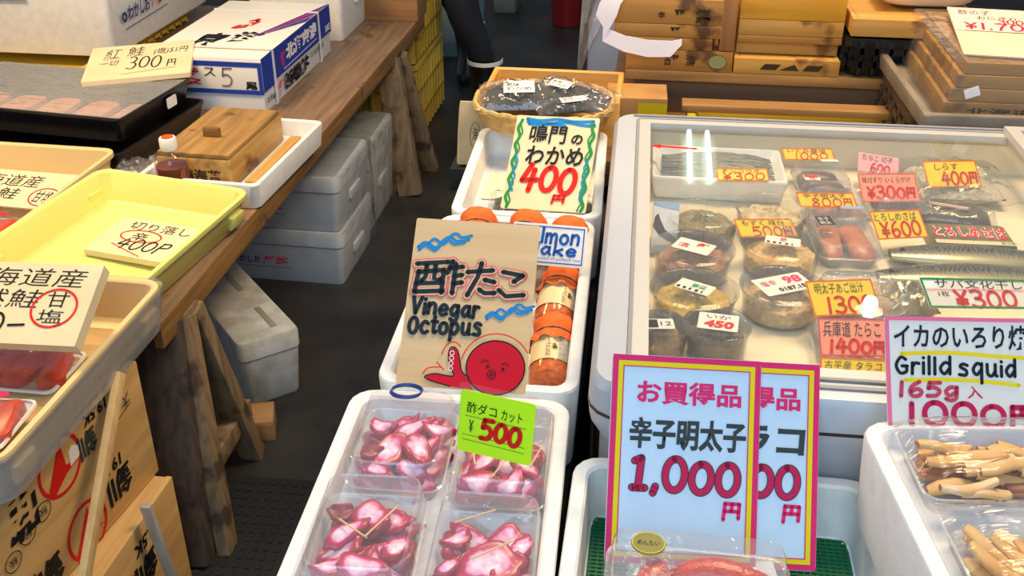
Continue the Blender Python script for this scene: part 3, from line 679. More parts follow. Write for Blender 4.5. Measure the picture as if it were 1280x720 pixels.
g = G(); g.loft([rr(.06, .020, .003, 0), rr(.062, .024, .003, .06), rr(.062, .012, .002, .118), rr(.060, .004, .001, .135)]); g.build('body', plain('buff_paper', (208, 184, 140), .7, (190, 166, 124), 12), t)
f = Face(t, .06, .135, facing((0, -.0125, 0), (1, 0, 0), (0, 0, 1))); f.strokes([ell(.55, .5, .17, .2)], .0012, GREYINK, 'print'); f.text('海', .46, .38, .66, .6, GREYINK, 0, 0, 'print')
o = bpy.data.objects['display_stand']
g = G(); g.box((-.155, .685, .735), (.10, .10, .05), bev=.003); g.build('side_ledge', dark, o)

# contents of the seaweed box and its sign
wak = plain('green_wakame', (58, 70, 44), .45, (96, 100, 70), 40, bump=.6, bscale=90)
for k, (x, y, a, lab) in enumerate(((-.235, 1.70, 4, 'clear bag of green wakame at the left under the 400 yen sign'), (-.135, 1.695, -6, 'clear bag of green wakame at the right under the 400 yen sign'))):
    bag(lab, Matrix.Translation((x, y, BZ+.077)) @ Matrix.Rotation(R(a), 4, 'Z'), .10, .15, .034, wak, 40+k, None)
g = G(); g.loft([rr(.05, .12, .003, 0), rr(.05, .12, .003, .002)])
o = g.build('paper_slip', plain('cream_slip', (240, 226, 190), .7), M=Matrix.Translation((-.285, 1.83, BZ+.077)) @ Matrix.Rotation(R(2), 4, 'Z')); tag(o, 'cream paper slip on the floor of the seaweed box', 'paper')
o, f = board('price_sign', 'cream wakame sign with blue and green brush border and red 400', 'sign', ((-.176, 1.618, .851), -10.4, 50.5, 4.7), .150, .186, CARD, .003)
f.strokes([[(.13, .035), (.3, .05), (.5, .03), (.7, .05), (.93, .04)], [(.14, .065), (.4, .08), (.6, .06), (.8, .085), (.95, .09)], [(.16, .09), (.3, .1), (.45, .085), (.6, .105)]], .006, SKYBLUE, 'border')
for dx, m, wv in ((0, GREEN, .0055), (.025, GREEN, .003)):
    f.strokes([[(.055+dx+.018*math.sin(v*34+dx*60), v) for v in [i/26*.94+.05 for i in range(27)]]], wv, m, 'border')
    f.strokes([[(.945-dx+.018*math.sin(v*34+1+dx*60), v) for v in [i/26*.92+.07 for i in range(27)]]], wv, m, 'border')
f.strokes([[(.09+.015*math.sin(v*40), v) for v in [.42+i/16*.4 for i in range(17)]], [(.92+.015*math.sin(v*40+2), v) for v in [.45+i/16*.45 for i in range(17)]]], .003, SKYBLUE, 'border')
f.text('鳴門', .19, .10, .64, .30, BLACK, .015, .05); f.text('の', .70, .19, .84, .30, BLACK, .03)
f.text('わかめ', .19, .33, .88, .53, BLACK, .02, .05)
f.digits('400', .18, .54, .86, .80, .0095, RED, .25, drop=.02); f.digits('円', .58, .84, .76, .93, .0045, RED, .1)

# salmon flake jars
orc = plain('orange_cloth', (232, 112, 30), .7, (206, 84, 20), 30, bump=.3, bscale=80)
flk = plain('salmon_flake', (214, 112, 44), .6, (176, 78, 28), 120, bump=.8, bscale=220, detail=6)
lblm = plain('jar_label', (232, 214, 170), .45, (222, 200, 150), 6); silv = plain('label_silver', (188, 182, 168), .4, (160, 152, 140), 200)
def jar(label, p, pitch, yaw, spin, k):
    M = Matrix.Translation(p) @ Matrix.Rotation(R(yaw), 4, 'Z') @ Matrix.Rotation(R(-(90-pitch)), 4, 'X') @ Matrix.Rotation(R(spin), 4, 'Z')
    t = thing('flake_jar', label, 'jar', group='salmon flake jars', M=M); r = .031
    g = G(); g.lathe([(r*.82, -.052), (r*.95, -.050), (r, -.044), (r, .030), (r*.9, .037), (r*.78, .041)], 32); g.build('glass', JARGLASS, t)
    g = G(); g.lathe([(r*.80, -.050), (r*.96, -.043), (r*.965, .028), (r*.8, .034)], 32); g.build('flakes', flk, t)
    g = G(); g.lathe([(r*1.012, -.024), (r*1.012, .020)], 40, cap0=False, cap1=False); lb = g.build('label', lblm, t)
    g = G(); g.loft([[Vector((r*1.018*math.cos(a), r*1.018*math.sin(a), z)) for a in [R(-72+i*6) for i in range(11)]] for z in (-.0235, .0195)], False, False, closed=False); g.build('barcode_panel', silv, lb)
    f = Face(lb, .042, .020, facing((.010, -r*1.02, -.002), (0, 0, 1), (-1, 0, 0)), .0006)
    f.text('さけフレーク', .05, .10, .95, .45, BROWNINK, .01, 0, 'print'); f.text('鮭', .35, .55, .6, .95, BROWNINK, .02, 0, 'print')
    g = G(); rnd = random.Random(k); rings = []; n = 40
    for rad, z, wv in ((r*1.14, .012, .10), (r*1.02, .026, .05), (r*.88, .034, .01), (r*.98, .040, .02), (r*1.0, .052, .03), (r*.9, .060, .03), (r*.5, .0635, .05), (r*.1, .0645, .0)):
        rings.append([Vector((rad*(1+wv*math.sin(i*2*PI/n*9+z*30))*math.cos(2*PI*i/n), rad*(1+wv*math.sin(i*2*PI/n*9+z*30))*math.sin(2*PI*i/n), z+wv*.02*math.cos(i*2*PI/n*7))) for i in range(n)])
    g.loft(rings, False, True); cap = g.build('cloth_cap', orc, t, ang=60)
    g = G(); g.tube([Vector((r*.90*math.cos(a), r*.90*math.sin(a), .0335)) for a in [2*PI*i/20 for i in range(21)]], .0016, 6)
    g.tube([(0, r*.9, .034), (.006, r*1.15, .040), (.016, r*1.2, .036)], .0012, 6); g.tube([(0, r*.9, .034), (-.008, r*1.12, .042), (-.014, r*1.25, .044)], .0012, 6)
    g.build('tie', plain('dark_tie', (70, 34, 20), .6), cap); return t
jar('nearest salmon flake jar, lying right of the octopus sign', at(690, 447, .800), 20, 2, 0, 1)
jar('salmon flake jar just below the blue bordered sign', at(697, 380, .803), 20, -3, 30, 2)
jar('back left salmon flake jar, orange cap above the octopus sign', Vector((-.272, 1.506, .832)), 28, 4, 0, 3)
jar('back middle salmon flake jar, orange cap by the blue sign corner', Vector((-.196, 1.510, .831)), 28, -6, 0, 4)
jar('back right salmon flake jar behind the blue bordered sign', Vector((-.122, 1.506, .826)), 28, 0, 0, 5)
jar('salmon flake jar lying behind the large octopus sign', Vector((-.262, 1.33, .800)), 20, 3, 0, 6)
o, f = board('price_sign', 'white salmon flake card with a blue line border', 'sign', ((-.144, 1.396, .862), 0, 36.7, -1.2), .114, .064, PAPER, .0015)
f.border(.0035, .0018, BLUE); f.digits('Salmon', .09, .10, .93, .46, .0045, BLUE, .15); f.digits('Flake', .16, .48, .90, .74, .0042, BLUE, .15); f.text('dressed of pollack roe', .30, .79, .94, .89, BLUE, .0, .2)

# vinegar octopus sign
o, f = board('price_sign', 'wooden vinegar octopus sign with a red octopus drawing', 'sign', ((-.218, 1.072, .848), 3.1, 46.6, -1.7), .166, .228, wood('sign_wood', (196, 164, 118), (214, 184, 140), 0, 5, .6), .004)
def waves(f, u, v, s, m):
    for du, dv, L in ((0, .05, 1), (.16, .0, .85), (.02, .085, .9)):
        f.strokes([[(u+du*s+L*s*a, v+(dv+b)*s) for a, b in ((0, .1), (.1, .04), (.2, .07), (.3, .09), (.42, -.02), (.52, -.04), (.62, .0), (.8, -.03))]], .0038*s/.5, m, 'drawing')
waves(f, .04, .105, .5, SKYBLUE); waves(f, .64, .505, .44, SKYBLUE)
ch = [[(.05, .285), (.30, .262)], [(.07, .33), (.055, .455)], [(.07, .335), (.27, .312)], [(.27, .312), (.27, .45)], [(.13, .29), (.13, .36), (.10, .39)], [(.20, .285), (.20, .37), (.25, .37)],
      [(.065, .405), (.265, .39)], [(.06, .455), (.28, .438)], [(.335, .255), (.30, .33)], [(.315, .30), (.42, .285)], [(.36, .27), (.355, .45)], [(.36, .345), (.42, .335)], [(.36, .39), (.425, .38)],
      [(.46, .315), (.66, .295)], [(.565, .255), (.545, .34), (.475, .455)], [(.60, .355), (.68, .365)], [(.565, .415), (.61, .435), (.69, .43)],
      [(.74, .30), (.90, .315)], [(.90, .315), (.83, .355)], [(.72, .41), (.78, .445), (.92, .43)]]
f.strokes(ch, .0126, PINK, 'lettering', False); f.strokes(ch, .0104, plain('sign_wood_pale', (206, 176, 130), .65), 'lettering', False); f.strokes(ch, .0062, BLUEBLACK, 'lettering', False)
f.digits('Vinegar', .05, .485, .59, .58, .0052, BLUEBLACK, .05, drop=.005); f.digits('Octopus', .04, .595, .63, .695, .0052, BLUEBLACK, .05, drop=-.012)
RB = plain('octopus_red', (190, 8, 40), .65, spec=.2)
f.poly(ell(.755, .865, .225, .155, 0, 360, 40)[:-1], RB); f.strokes([ell(.755, .865, .225, .155, 0, 360, 30)], .0018, BLACK, 'drawing')
f.poly([(.56, .95), (.50, .90), (.46, .80), (.42, .765), (.385, .785), (.395, .86), (.44, .93), (.30, .925), (.22, .945), (.26, .965), (.42, .99), (.60, 1.0)], RB); f.strokes([[(.56, .93), (.50, .90), (.46, .80), (.42, .765), (.385, .785), (.395, .86), (.44, .93), (.30, .925), (.22, .945), (.26, .965), (.42, .99)]], .0016, BLACK, 'drawing')
f.strokes([ell(.41, .80+.03*k, .016, .012) for k in range(4)], .0009, PAPER, 'drawing')
f.strokes([ell(.755, .865, .27, .195, 190, 330, 20), [(.33, .81), (.36, .755), (.42, .735), (.47, .76)], [(.20, .93), (.24, .895), (.34, .885)], [(.30, .86), (.36, .90)]], .0014, RED, 'drawing')
f.strokes([ell(.73, .905, .032, .024), ell(.73, .905, .012, .009)], .0012, BLACK, 'drawing')
f.strokes([[(.64, .84), (.67, .825), (.70, .835)], [(.80, .845), (.83, .835), (.86, .85)]], .0012, BLACK, 'drawing'); f.poly(ell(.695, .862, .012, .009)[:-1], BLACK); f.poly(ell(.815, .872, .012, .009)[:-1], BLACK)

# octopus packs
OM, nt, b = newmat('octopus_meat'); N = nt.nodes; L_ = nt.links
ga = N.new('ShaderNodeAttribute'); ga.attribute_name = 'skin'; tc = N.new('ShaderNodeTexCoord'); nz = N.new('ShaderNodeTexNoise'); nz.inputs['Scale'].default_value = 70; L_.new(tc.outputs['Object'], nz.inputs['Vector'])
mm = N.new('ShaderNodeMath'); mm.operation = 'MULTIPLY_ADD'; mm.inputs[1].default_value = .9; mm.inputs[2].default_value = -.36; L_.new(nz.outputs[0], mm.inputs[0])
ad = N.new('ShaderNodeMath'); ad.operation = 'ADD'; L_.new(ga.outputs['Fac'], ad.inputs[0]); L_.new(mm.outputs[0], ad.inputs[1])
rp_ = N.new('ShaderNodeValToRGB'); el = rp_.color_ramp.elements; el[0].position = .0; el[0].color = lin((244, 228, 242)); el[1].position = 1.0; el[1].color = lin((170, 6, 66))
e_ = el.new(.20); e_.color = lin((236, 160, 206)); e_ = el.new(.46); e_.color = lin((198, 16, 92))
L_.new(ad.outputs[0], rp_.inputs[0]); L_.new(rp_.outputs[0], b.inputs['Base Color']); b.inputs['Roughness'].default_value = .28
OD = plain('octopus_tip', (112, 18, 48), .35, (150, 26, 66), 60, bump=.4)
PICK = plain('toothpick_wood', (226, 194, 140), .6)
def lid_pack(t, wd, dp, hb, hl, tape=True):
    g = G(); g.loft(tray_rings(wd-.008, dp-.008, hb, .0012, .016, .008, .003, .0014, .0012)); g.build('base_tray', PETBASE, t)
    g = G(); g.loft([rr(wd-.001, dp-.001, .019, hb+.0006), rr(wd-.006, dp-.006, .017, hb+.0016), rr(wd-.012, dp-.012, .016, hl-.006), rr(wd-.016, dp-.016, .015, hl-.001), rr(wd-.019, dp-.019, .015, hl), rr(wd-.022, dp-.022, .014, hl-.002), rr(wd-.03, dp-.03, .012, hl-.0022)], False, True, mis=[1, 1, 1, 1, 0, 0])
    g.build('lid', [PET, PETBASE], t)
def octopus_pack(label, c, yaw, z, seed, where, big):
    M = Matrix.Translation((*c, z)) @ Matrix.Rotation(R(yaw), 4, 'Z')
    t = thing('octopus_pack', label, 'pack', M=M, group='clear packs of sliced octopus'); wd, dp = .116, .158
    lid_pack(t, wd, dp, .026, .060); rnd = random.Random(seed)
    for i, (x, y, rad, asp, tx, ty, kind, zl) in enumerate(big):
        g = G(); n = 30; ph = rnd.uniform(0, 6); th = rnd.uniform(.007, .011); bend = {'w': .10, 's': .50, 'd': .6}[kind]*rnd.uniform(.6, 1.1); wob = rnd.uniform(.05, .11)
        if kind == 's': asp = min(asp, .55)
        spin = rnd.uniform(-50, 50) if kind == 'w' else rnd.uniform(-70, 70)
        def ring(s, zz, sc=0):
            o_ = []
            for k in range(n):
                a = 2*PI*k/n; f_ = s*(1+wob*math.sin(3*a+ph)+.05*math.sin(5*a+2*ph)+(sc*abs(math.sin(a*5.0)) if math.sin(a) < -.15 else 0))
                x_, y_ = rad*f_*math.cos(a), rad*asp*f_*math.sin(a); o_.append(Vector((x_, y_+bend*x_*x_/rad-bend*rad*.3, zz+.003*math.sin(2*a+ph)*s)))
            return o_
        prof = [(.3, 0, 1, 0), (.88, 0, 1, 0), (1.0, th*.3, 1, .16), (1.03, th*.6, 1, .20), (.98, th*.9, 1, .12), (.88, th, .9, .05), (.76, th*1.03, .45, .02), (.60, th*1.05, .12, 0), (.3, th*1.08, 0, 0)]
        g.loft([ring(s_, z_, c_) for s_, z_, m_, c_ in prof])
        o = g.build('octopus_slice', OM if kind != 'd' else OD, M=M @ Matrix.Translation((x, y, .004+zl*.0095)) @ Matrix.Rotation(R(tx), 4, 'X') @ Matrix.Rotation(R(ty), 4, 'Y') @ Matrix.Rotation(R(spin), 4, 'Z'), ang=80)
        at_ = o.data.attributes.new('skin', 'FLOAT', 'POINT')
        for vi in range(len(o.data.vertices)): at_.data[vi].value = prof[min(vi//n, len(prof)-1)][2]
        tag(o, ('dark curled octopus tip ' if kind == 'd' else 'white octopus slice with magenta skin ')+where, 'octopus slice', ('octopus tips ' if kind == 'd' else 'octopus slices ')+where)
    return M
OZ = BZ+.0925
base_ = [(-.024, -.044, .024, .8, 8, 5), (.020, -.044, .024, .9, 6, 4), (-.026, -.006, .030, .9, 10, -8), (.025, -.004, .030, .8, 6, 6), (-.024, .038, .028, .8, 8, 4), (.022, .040, .028, .9, 6, -6)]
def heap(seed, extra):
    rnd = random.Random(seed); L = []
    for x, y, r_, a, tx, ty in base_: L.append((x+rnd.uniform(-.004, .004), y+rnd.uniform(-.004, .004), r_, a, tx, ty, rnd.choice('sww'), 0))
    for i, (x, y, r_, a, tx, ty) in enumerate(base_): L.append((x*.75+rnd.uniform(-.008, .008), y*.88+rnd.uniform(-.008, .008), r_*rnd.uniform(.8, 1.0), a*rnd.uniform(.6, 1), rnd.uniform(4, 32), rnd.uniform(-20, 20), rnd.choice('sws'), 1.4))
    for e in extra: L.append(e)
    return L
def pick(M, a, b, where, k=[0]):
    g = G(); g.tube([Vector(a), Vector(b)], [.0011, .0011], 6); o = g.build('toothpick', PICK, M=M); tag(o, 'wooden toothpick lying '+where, 'toothpick', 'toothpicks '+where); return o
M = octopus_pack('near left octopus pack with a dark curled tip', (-.266, .794), 4, OZ, 1, 'in the near left pack',
  heap(1, [(.004, -.045, .027, .62, 10, 0, 'w', 2.7), (.0, .032, .020, .95, 14, -4, 'w', 2.7), (-.022, .004, .026, .42, 6, 4, 'w', 2.9), (.032, -.012, .02, .8, -8, 14, 's', 2.5), (-.034, .036, .014, .8, 12, 0, 'd', 2.6), (-.03, -.05, .017, .7, 0, 0, 's', 2.8)]))
pick(M, (-.03, .012, .046), (.004, -.012, .044), 'in the near left pack'); pick(M, (.03, .034, .05), (.002, -.012, .046), 'in the near left pack')
M = octopus_pack('near right octopus pack with two toothpicks, below the green card', (-.139, .782), 2.5, OZ, 2, 'in the near right pack',
  heap(5, [(.006, -.01, .034, .72, 12, 2, 'w', 2.7), (.0, -.05, .028, .6, 6, 0, 'w', 2.8), (-.03, .022, .016, .9, 8, -10, 's', 2.6), (.034, .018, .018, .6, 10, 12, 's', 2.6), (-.034, -.02, .014, 1, 0, 0, 's', 3)]))
pick(M, (-.035, .035, .046), (.006, .052, .052), 'in the near right pack'); pick(M, (-.01, -.02, .05), (.03, .006, .054), 'in the near right pack')
M = octopus_pack('far left octopus pack holding a blue rubber band', (-.264, .957), 2.5, OZ, 3, 'in the far left pack',
  heap(9, [(-.014, -.018, .017, 1.6, 12, 0, 'w', 2.8), (.018, -.014, .014, 1.7, 8, 6, 'w', 2.8), (.006, .028, .026, .42, 14, 0, 'w', 2.7), (-.03, .03, .018, .7, 16, -12, 's', 2.5), (-.034, -.024, .013, .9, 0, 0, 'd', 2.6), (.034, .03, .02, .7, 10, 12, 's', 2.4), (-.02, -.055, .016, .7, 5, 0, 's', 2.6)]))
g = G()
for k in range(3): g.tube([Vector((.019*math.cos(a)+.001*k, .013*math.sin(a), .0015+.0018*k)) for a in [2*PI*i/24 for i in range(25)]], .0011, 6, cap=False)
o = g.build('rubber_band', plain('blue_rubber', (56, 76, 140), .4), M=M @ Matrix.Translation((-.008, .062, .0605))); tag(o, 'coiled blue rubber bands on top of the far left octopus pack', 'rubber band')
M = octopus_pack('far right octopus pack behind the green 500 yen card', (-.144, .944), 2, OZ, 4, 'in the far right pack',
  heap(13, [(.012, -.05, .024, .8, 8, 0, 's', 2.7), (-.022, -.048, .02, 1, 10, 0, 'w', 2.7), (.026, -.012, .02, .6, 10, 12, 'w', 2.7), (-.018, -.01, .022, .7, 4, -8, 's', 2.7)]))
for a, b in (((-.04, .02, .044), (-.028, -.03, .046)), ((.012, -.008, .05), (-.01, -.058, .046)), ((.045, .01, .048), (.034, -.03, .048))): pick(M, a, b, 'in the far right pack')
LIME = plain('lime_card', (196, 255, 12), .45)
k5 = 1.009
o, f = board('price_card', 'bright yellow-green 500 yen card standing in a clear sleeve', 'price card', ((-.147*k5, .894*k5, OZ+.0665), -10.8, 12, -.8), .0865, .0735, LIME, .001, .004)
f.text('酢ダコ', .10, .17, .50, .35, BLACK, .005); f.text('カット', .56, .19, .84, .36, BLACK, .005)
f.strokes([[(.08, .40), (.90, .42)], [(.06, .71), (.90, .73)], [(.06, .79), (.90, .82)]], .0006, GREYINK, smooth=False)
f.digits('500', .30, .42, .86, .72, .0058, RED, .25, drop=.01); f.digits('¥', .14, .46, .21, .66, .0012, GREYINK)
g = G(); g.loft([rr(.0905, .082, .003, -.0022, cy=.040), rr(.0905, .082, .003, -.0016, cy=.040)]); g.build('sleeve', SLEEVE, o, smooth=False)

# ------------------------------------------------------------------ chest freezer
FZ = .95
frz = thing('chest_freezer', 'grey glass topped display freezer full of packed fish', 'freezer', (.52, 1.42, 0), (0, 0, R(1.2)))
fw, fd = 1.16, .91
body = plain('freezer_grey', (184, 190, 200), .38, (172, 178, 190), 3); alu = plain('freezer_rim', (200, 198, 194), .38, metal=.25); trk = plain('rim_groove', (138, 138, 140), .5)
cream = plain('freezer_liner', (236, 226, 200), .5)
g = G(); g.loft([rr(fw-.05, fd-.05, .03, .0), rr(fw-.03, fd-.03, .04, .01), rr(fw-.03, fd-.03, .04, .855), rr(fw-.004, fd-.004, .04, .885), rr(fw, fd, .04, .905), rr(fw-.002, fd-.002, .04, FZ-.012), rr(fw-.016, fd-.016, .036, FZ-.002), rr(fw-.04, fd-.04, .03, FZ),
  rr(fw-.082, fd-.076, .012, FZ), rr(fw-.084, fd-.078, .012, FZ-.014)], True, False); g.build('cabinet', body, frz)
g = G(); g.loft([rr(fw-.084, fd-.078, .012, FZ-.013), rr(fw-.10, fd-.10, .012, FZ-.02), rr(fw-.11, fd-.11, .014, .8785), rr(fw-.13, fd-.13, .014, .877)], False, True); g.build('liner', cream, frz)
g = G(); g.loft([rr(fw-.034, fd-.034, .04, .862), rr(fw-.024, fd-.024, .04, .862), rr(fw-.006, fd-.006, .04, .884), rr(fw-.012, fd-.012, .04, .886)], False, False); g.build('blue_band', plain('freezer_blue', (64, 104, 164), .4), frz)
g = G(); g.loft([rr(fw-.004, fd-.004, .04, .9045), rr(fw+.001, fd+.001, .04, .905), rr(fw+.001, fd+.001, .04, .909), rr(fw-.004, fd-.004, .04, .9095)], False, False); g.build('rim_seal', plain('dark_seal', (60, 40, 40), .5), frz)
g = G()
for s in (-1, 1):
    g.box((s*(fw/2-.044), 0, FZ+.001), (.005, fd-.09, .004)); g.box((0, s*(fd/2-.042), FZ+.001), (fw-.09, .005, .004))
    g.box((0, s*(fd/2-.026), FZ+.001), (fw-.07, .006, .004), bev=.001)
g.build('slide_track', trk, frz)
lid = None
def pane(x0, x1, y0, y1, z, name):
    g = G(); b = .021
    o_ = [(x0, y0), (x1, y0), (x1, y1), (x0, y1)]; i_ = [(x0+b, y0+b), (x1-b, y0+b), (x1-b, y1-b), (x0+b, y1-b)]
    def rg(P, zz): return [Vector((*p, zz)) for p in P]
    g.loft([rg(o_, z-.006), rg(o_, z+.006), rg(i_, z+.006), rg(i_, z-.006), rg(o_, z-.006)], False, False)
    fr = g.build(name, alu, frz)
    g = G(); g.box(((x0+x1)/2, (y0+y1)/2, z), (x1-x0-2*b+.006, y1-y0-2*b+.006, .003)); g.build('glass_pane', GLASS, fr); return fr
X0, X1 = -fw/2+.045, fw/2-.045; Y0, Y1 = -fd/2+.043, fd/2-.043
pane(X0, .125, Y0, Y1, FZ-.004, 'sliding_lid'); pane(.10, X1, Y0, Y1, FZ+.009, 'sliding_lid')
g = G(); zz = FZ-.0018; A = at(813, 182, zz); B = at(871, 186, zz); d = (B-A); L = d.length; d.normalize(); q = Vector((-d.y, d.x, 0))
P = [A, A+d*.018+q*.010, A+d*.018+q*.004, A+d*L+q*.003, A+d*L-q*.003, A+d*.018-q*.004, A+d*.018-q*.010]
g.loft([[p for p in P], [p+Vector((0, 0, .0004)) for p in P]]); o = g.build('arrow_sticker', RED, smooth=False); o['label'] = 'red arrow sticker pointing left'; o.parent = frz
o.matrix_parent_inverse = (Matrix.Translation((.52, 1.42, 0)) @ Matrix.Rotation(R(1.2), 4, 'Z')).inverted()

# ------------------------------------------------------------------ goods under the glass
Z0 = .8785
def P9(px, py, z=.905): return at(px, py, z)
# white tray of small silver fish
t = thing('foam_tray', 'white tray of thin silver fish at the back left of the freezer', 'tray', (.117, 1.705, Z0), (0, 0, R(1)))
g = G(); g.loft(tray_rings(.225, .15, .042, .008, .008, .006, 0, .006, .024)); g.build('body', STYRO, t)
rnd = random.Random(8)
fishm = plain('silver_fish', (132, 138, 132), .35, (64, 70, 68), 60, metal=.0, stretch=(4, 30, 30))
for i in range(14):
    g = G(); y0 = -.055+i*.0084; pts = [Vector((x, y0+.006*math.sin(x*28+1)+rnd.uniform(-.0006, .0006), .030+rnd.uniform(0, .003))) for x in [-.095+.19*k/14 for k in range(15)]]
    g.tube(pts, [max(.0012, .0062*math.sin(PI*min(1, (k+1.2)/15))**.6) for k in range(15)], 8)
    o = g.build('silver_fish', fishm, M=Matrix.Translation((.117, 1.705, Z0)) @ Matrix.Rotation(R(1), 4, 'Z')); tag(o, 'thin silver fish laid in a row in the white freezer tray', 'fish', 'silver fish in the white tray')

def label_card(par, wd, h, M, accent, rows):
    g = G(); g.loft([rr(wd, h, .002, 0), rr(wd, h, .002, .0006)]); o = g.build('paper_label', PAPER, par, M=M)
    f = Face(o, wd, h, Matrix.Translation((0, -h/2, .0006)), .0003)
    for r_ in rows: f.text(*r_)
    return o, f
def cup(label, c, col, col2, seed, lab=None, r=.056, h=.048, fillh=.7):
    t = thing('deli_cup', label, 'tub', (c[0], c[1], Z0), (0, 0, 0), 'round clear tubs under the glass')
    g = G(); g.lathe([(r*.86, 0), (r*.9, .003), (r*.97, h*.8), (r*1.0, h*.82), (r*1.02, h*.86), (r*.97, h*.86), (r*.94, h*.80), (r*.87, .004)], 40, cap1=True); g.build('cup', CUP, t)
    g = G(); rnd = random.Random(seed); n = 40; rings = [[Vector((r*.85*math.cos(2*PI*i/n), r*.85*math.sin(2*PI*i/n), .0045)) for i in range(n)]]
    for s in (.90, .84, .76, .66, .55, .42, .28, .14, .02): rings.append([Vector((r*s*math.cos(2*PI*i/n), r*s*math.sin(2*PI*i/n), h*fillh*(.42 if s > .88 else .62+.5*(1-s)**.6)+rnd.uniform(-.0035, .0035)*(s > .1))) for i in range(n)])
    g.loft(rings); g.build('food', plain('food_%02d' % seed, col, .4, col2, 90, bump=.7, bscale=140, detail=5), t)
    g = G(); g.lathe([(r*1.02, h*.87), (r*1.04, h*.88), (r*1.04, h*.94), (r*.98, h*.96), (r*.92, h), (r*.88, h), (r*.84, h*.985), (.001, h*.985)], 40, cap0=False, cap1=False); lid_ = g.build('cup_lid', CUP, t)
    if lab:
        wd, hh, rot, rows = lab; label_card(lid_, wd, hh, Matrix.Translation((0, -.004, h+.0004)) @ Matrix.Rotation(R(rot), 4, 'Z'), None, rows)
    return t
GRN = ink('label_green', (60, 160, 110))
bar = ('▌▌▍▌▎', .06, .72, .8, .94, BLACK, 0, 0, 'print')
cup('tub of olive green seaweed beside the blue and white picture pack', (.088, 1.487), (150, 136, 92), (120, 110, 70), 1, None)
cup('tub of purple pickle with a red and white label', (.072, 1.365), (150, 84, 92), (176, 136, 92), 2, (.056, .036, -24, [('紅', .55, .1, .85, .5, RED, .05, 0, 'print'), ('漬', .1, .4, .4, .8, MAROON, 0, 0, 'print')]), .058)
cup('tub of yellow pickle with a green and white label', (.072, 1.243), (226, 186, 50), (180, 146, 40), 3, (.050, .028, -26, [('高菜', .4, .2, .8, .6, GRN, .03, 0, 'print'), bar]), .058)
cup('tub of pale food behind the yellow 500 yen card', (.196, 1.525), (232, 216, 176), (206, 184, 134), 4, None)
cup('tub of tan shellfish with a white and orange label', (.200, 1.400), (232, 196, 124), (206, 162, 90), 5, (.050, .026, -10, [('珍', .42, .1, .62, .6, ORANGEINK, .04, 0, 'print'), bar]), .058)
cup('tub of tan food with a large slanted white label', (.190, 1.268), (226, 194, 144), (194, 156, 104), 6, (.074, .046, 28, [('98', .56, .12, .92, .55, PINK, .04, .1, 'print'), ('塩辛', .08, .2, .4, .5, ROSE, 0, 0, 'print'), ('0187.157', .3, .68, .95, .9, BLACK, .03, 0, 'print')]))
cup('small dark rimmed tub with a pink 450 label', (.100, 1.155), (70, 60, 56), (110, 90, 80), 7, (.050, .040, -6, [('いか', .2, .1, .8, .35, BLACK, .0, 0, 'print'), ('450', .15, .45, .9, .9, RED, .05, .1, 'print')]), .042)
cup('small tub with a black and white label at the front left', (.028, 1.140), (150, 120, 70), (120, 90, 50), 8, (.034, .024, 8, [('■', .02, .1, .4, .9, BLACK, .1, 0, 'print'), ('12', .5, .3, .9, .7, GREYINK, 0, 0, 'print')]), .036)

g = G(); g.loft([rr(.040, .018, .001, 0, cy=0), rr(.040, .018, .001, .085, cy=0)])
M = Matrix.Translation((.031, 1.425, Z0)) @ Matrix.Rotation(R(0), 4, 'Z') @ Matrix.Rotation(R(-52), 4, 'X')
o = g.build('picture_pack', plain('picture_white', (222, 222, 226), .4), smooth=False, M=M); tag(o, 'narrow pack with a dark curve on blue and white, at the left glass edge', 'pack')
f = Face(o, .040, .085, facing((0, -.0092, 0), (1, 0, 0), (0, 0, 1)), .0003)
LB = ink('picture_blue', (150, 180, 222)); f.poly([(0, 0), (1, 0), (1, .16), (.5, .12), (0, .06)], LB, 'print'); f.poly([(0, .90), (1, .82), (1, 1), (0, 1)], LB, 'print')
f.poly([(.1, .30), (.04, .5), (.3, .68), (1, .86), (1, .74), (.5, .56), (.3, .36), (.22, .24)], ink('picture_grey', (70, 74, 84)), 'print')

def clear_pack(name, label, c, wd, dp, h, yaw, food, group=None, film=PET):
    t = thing(name, label, 'pack', (c[0], c[1], Z0), (0, 0, R(yaw)), group)
    lid_pack(t, wd, dp, h*.5, h)
    for o in food(t): pass
    return t
def lumps(cols, spec):
    def mk(t):
        out = []
        for i, (x, y, L, W, a) in enumerate(spec):
            g = G(); g.loft([rr(L*s, W*s, W*s*.48, z, 5) for s, z in ((.7, .002), (.95, .006), (1, .014), (.85, .021), (.4, .024))]); o = g.build('roe_lobe' if cols[2] else 'food', plain(cols[0], cols[1], .35, cols[3], 40, spec=.6), t, ang=60, M=Matrix.Translation((x, y, .001)) @ Matrix.Rotation(R(a), 4, 'Z')); out.append(o)
        return out
    return mk
t = clear_pack('fish_pack', 'clear pack of dark brown fish with a red and yellow sticker', (.292, 1.70), .092, .11, .04, 6, lumps(('brown_fish', (110, 74, 48), 0, (74, 48, 34)), ((0, -.02, .075, .045, 3), (0, .022, .07, .04, -4))))
o, f = label_card(t, .026, .022, Matrix.Translation((-.025, -.035, .0405)), None, [('鮭', .3, .5, .7, .95, RED, 0, 0, 'print')]); f.poly([(.05, .08), (.95, .08), (.95, .5), (.05, .5)], RED, 'print')
o, f = label_card(t, .030, .010, Matrix.Translation((.022, .042, .0405)), None, [])
t = clear_pack('roe_pack', 'clear pack of orange roe with a black label', (.298, 1.475), .10, .145, .042, 4, lumps(('orange_roe', (214, 128, 78), 1, (188, 96, 54)), ((-.018, .0, .11, .035, 84), (.022, .0, .11, .036, 94))))
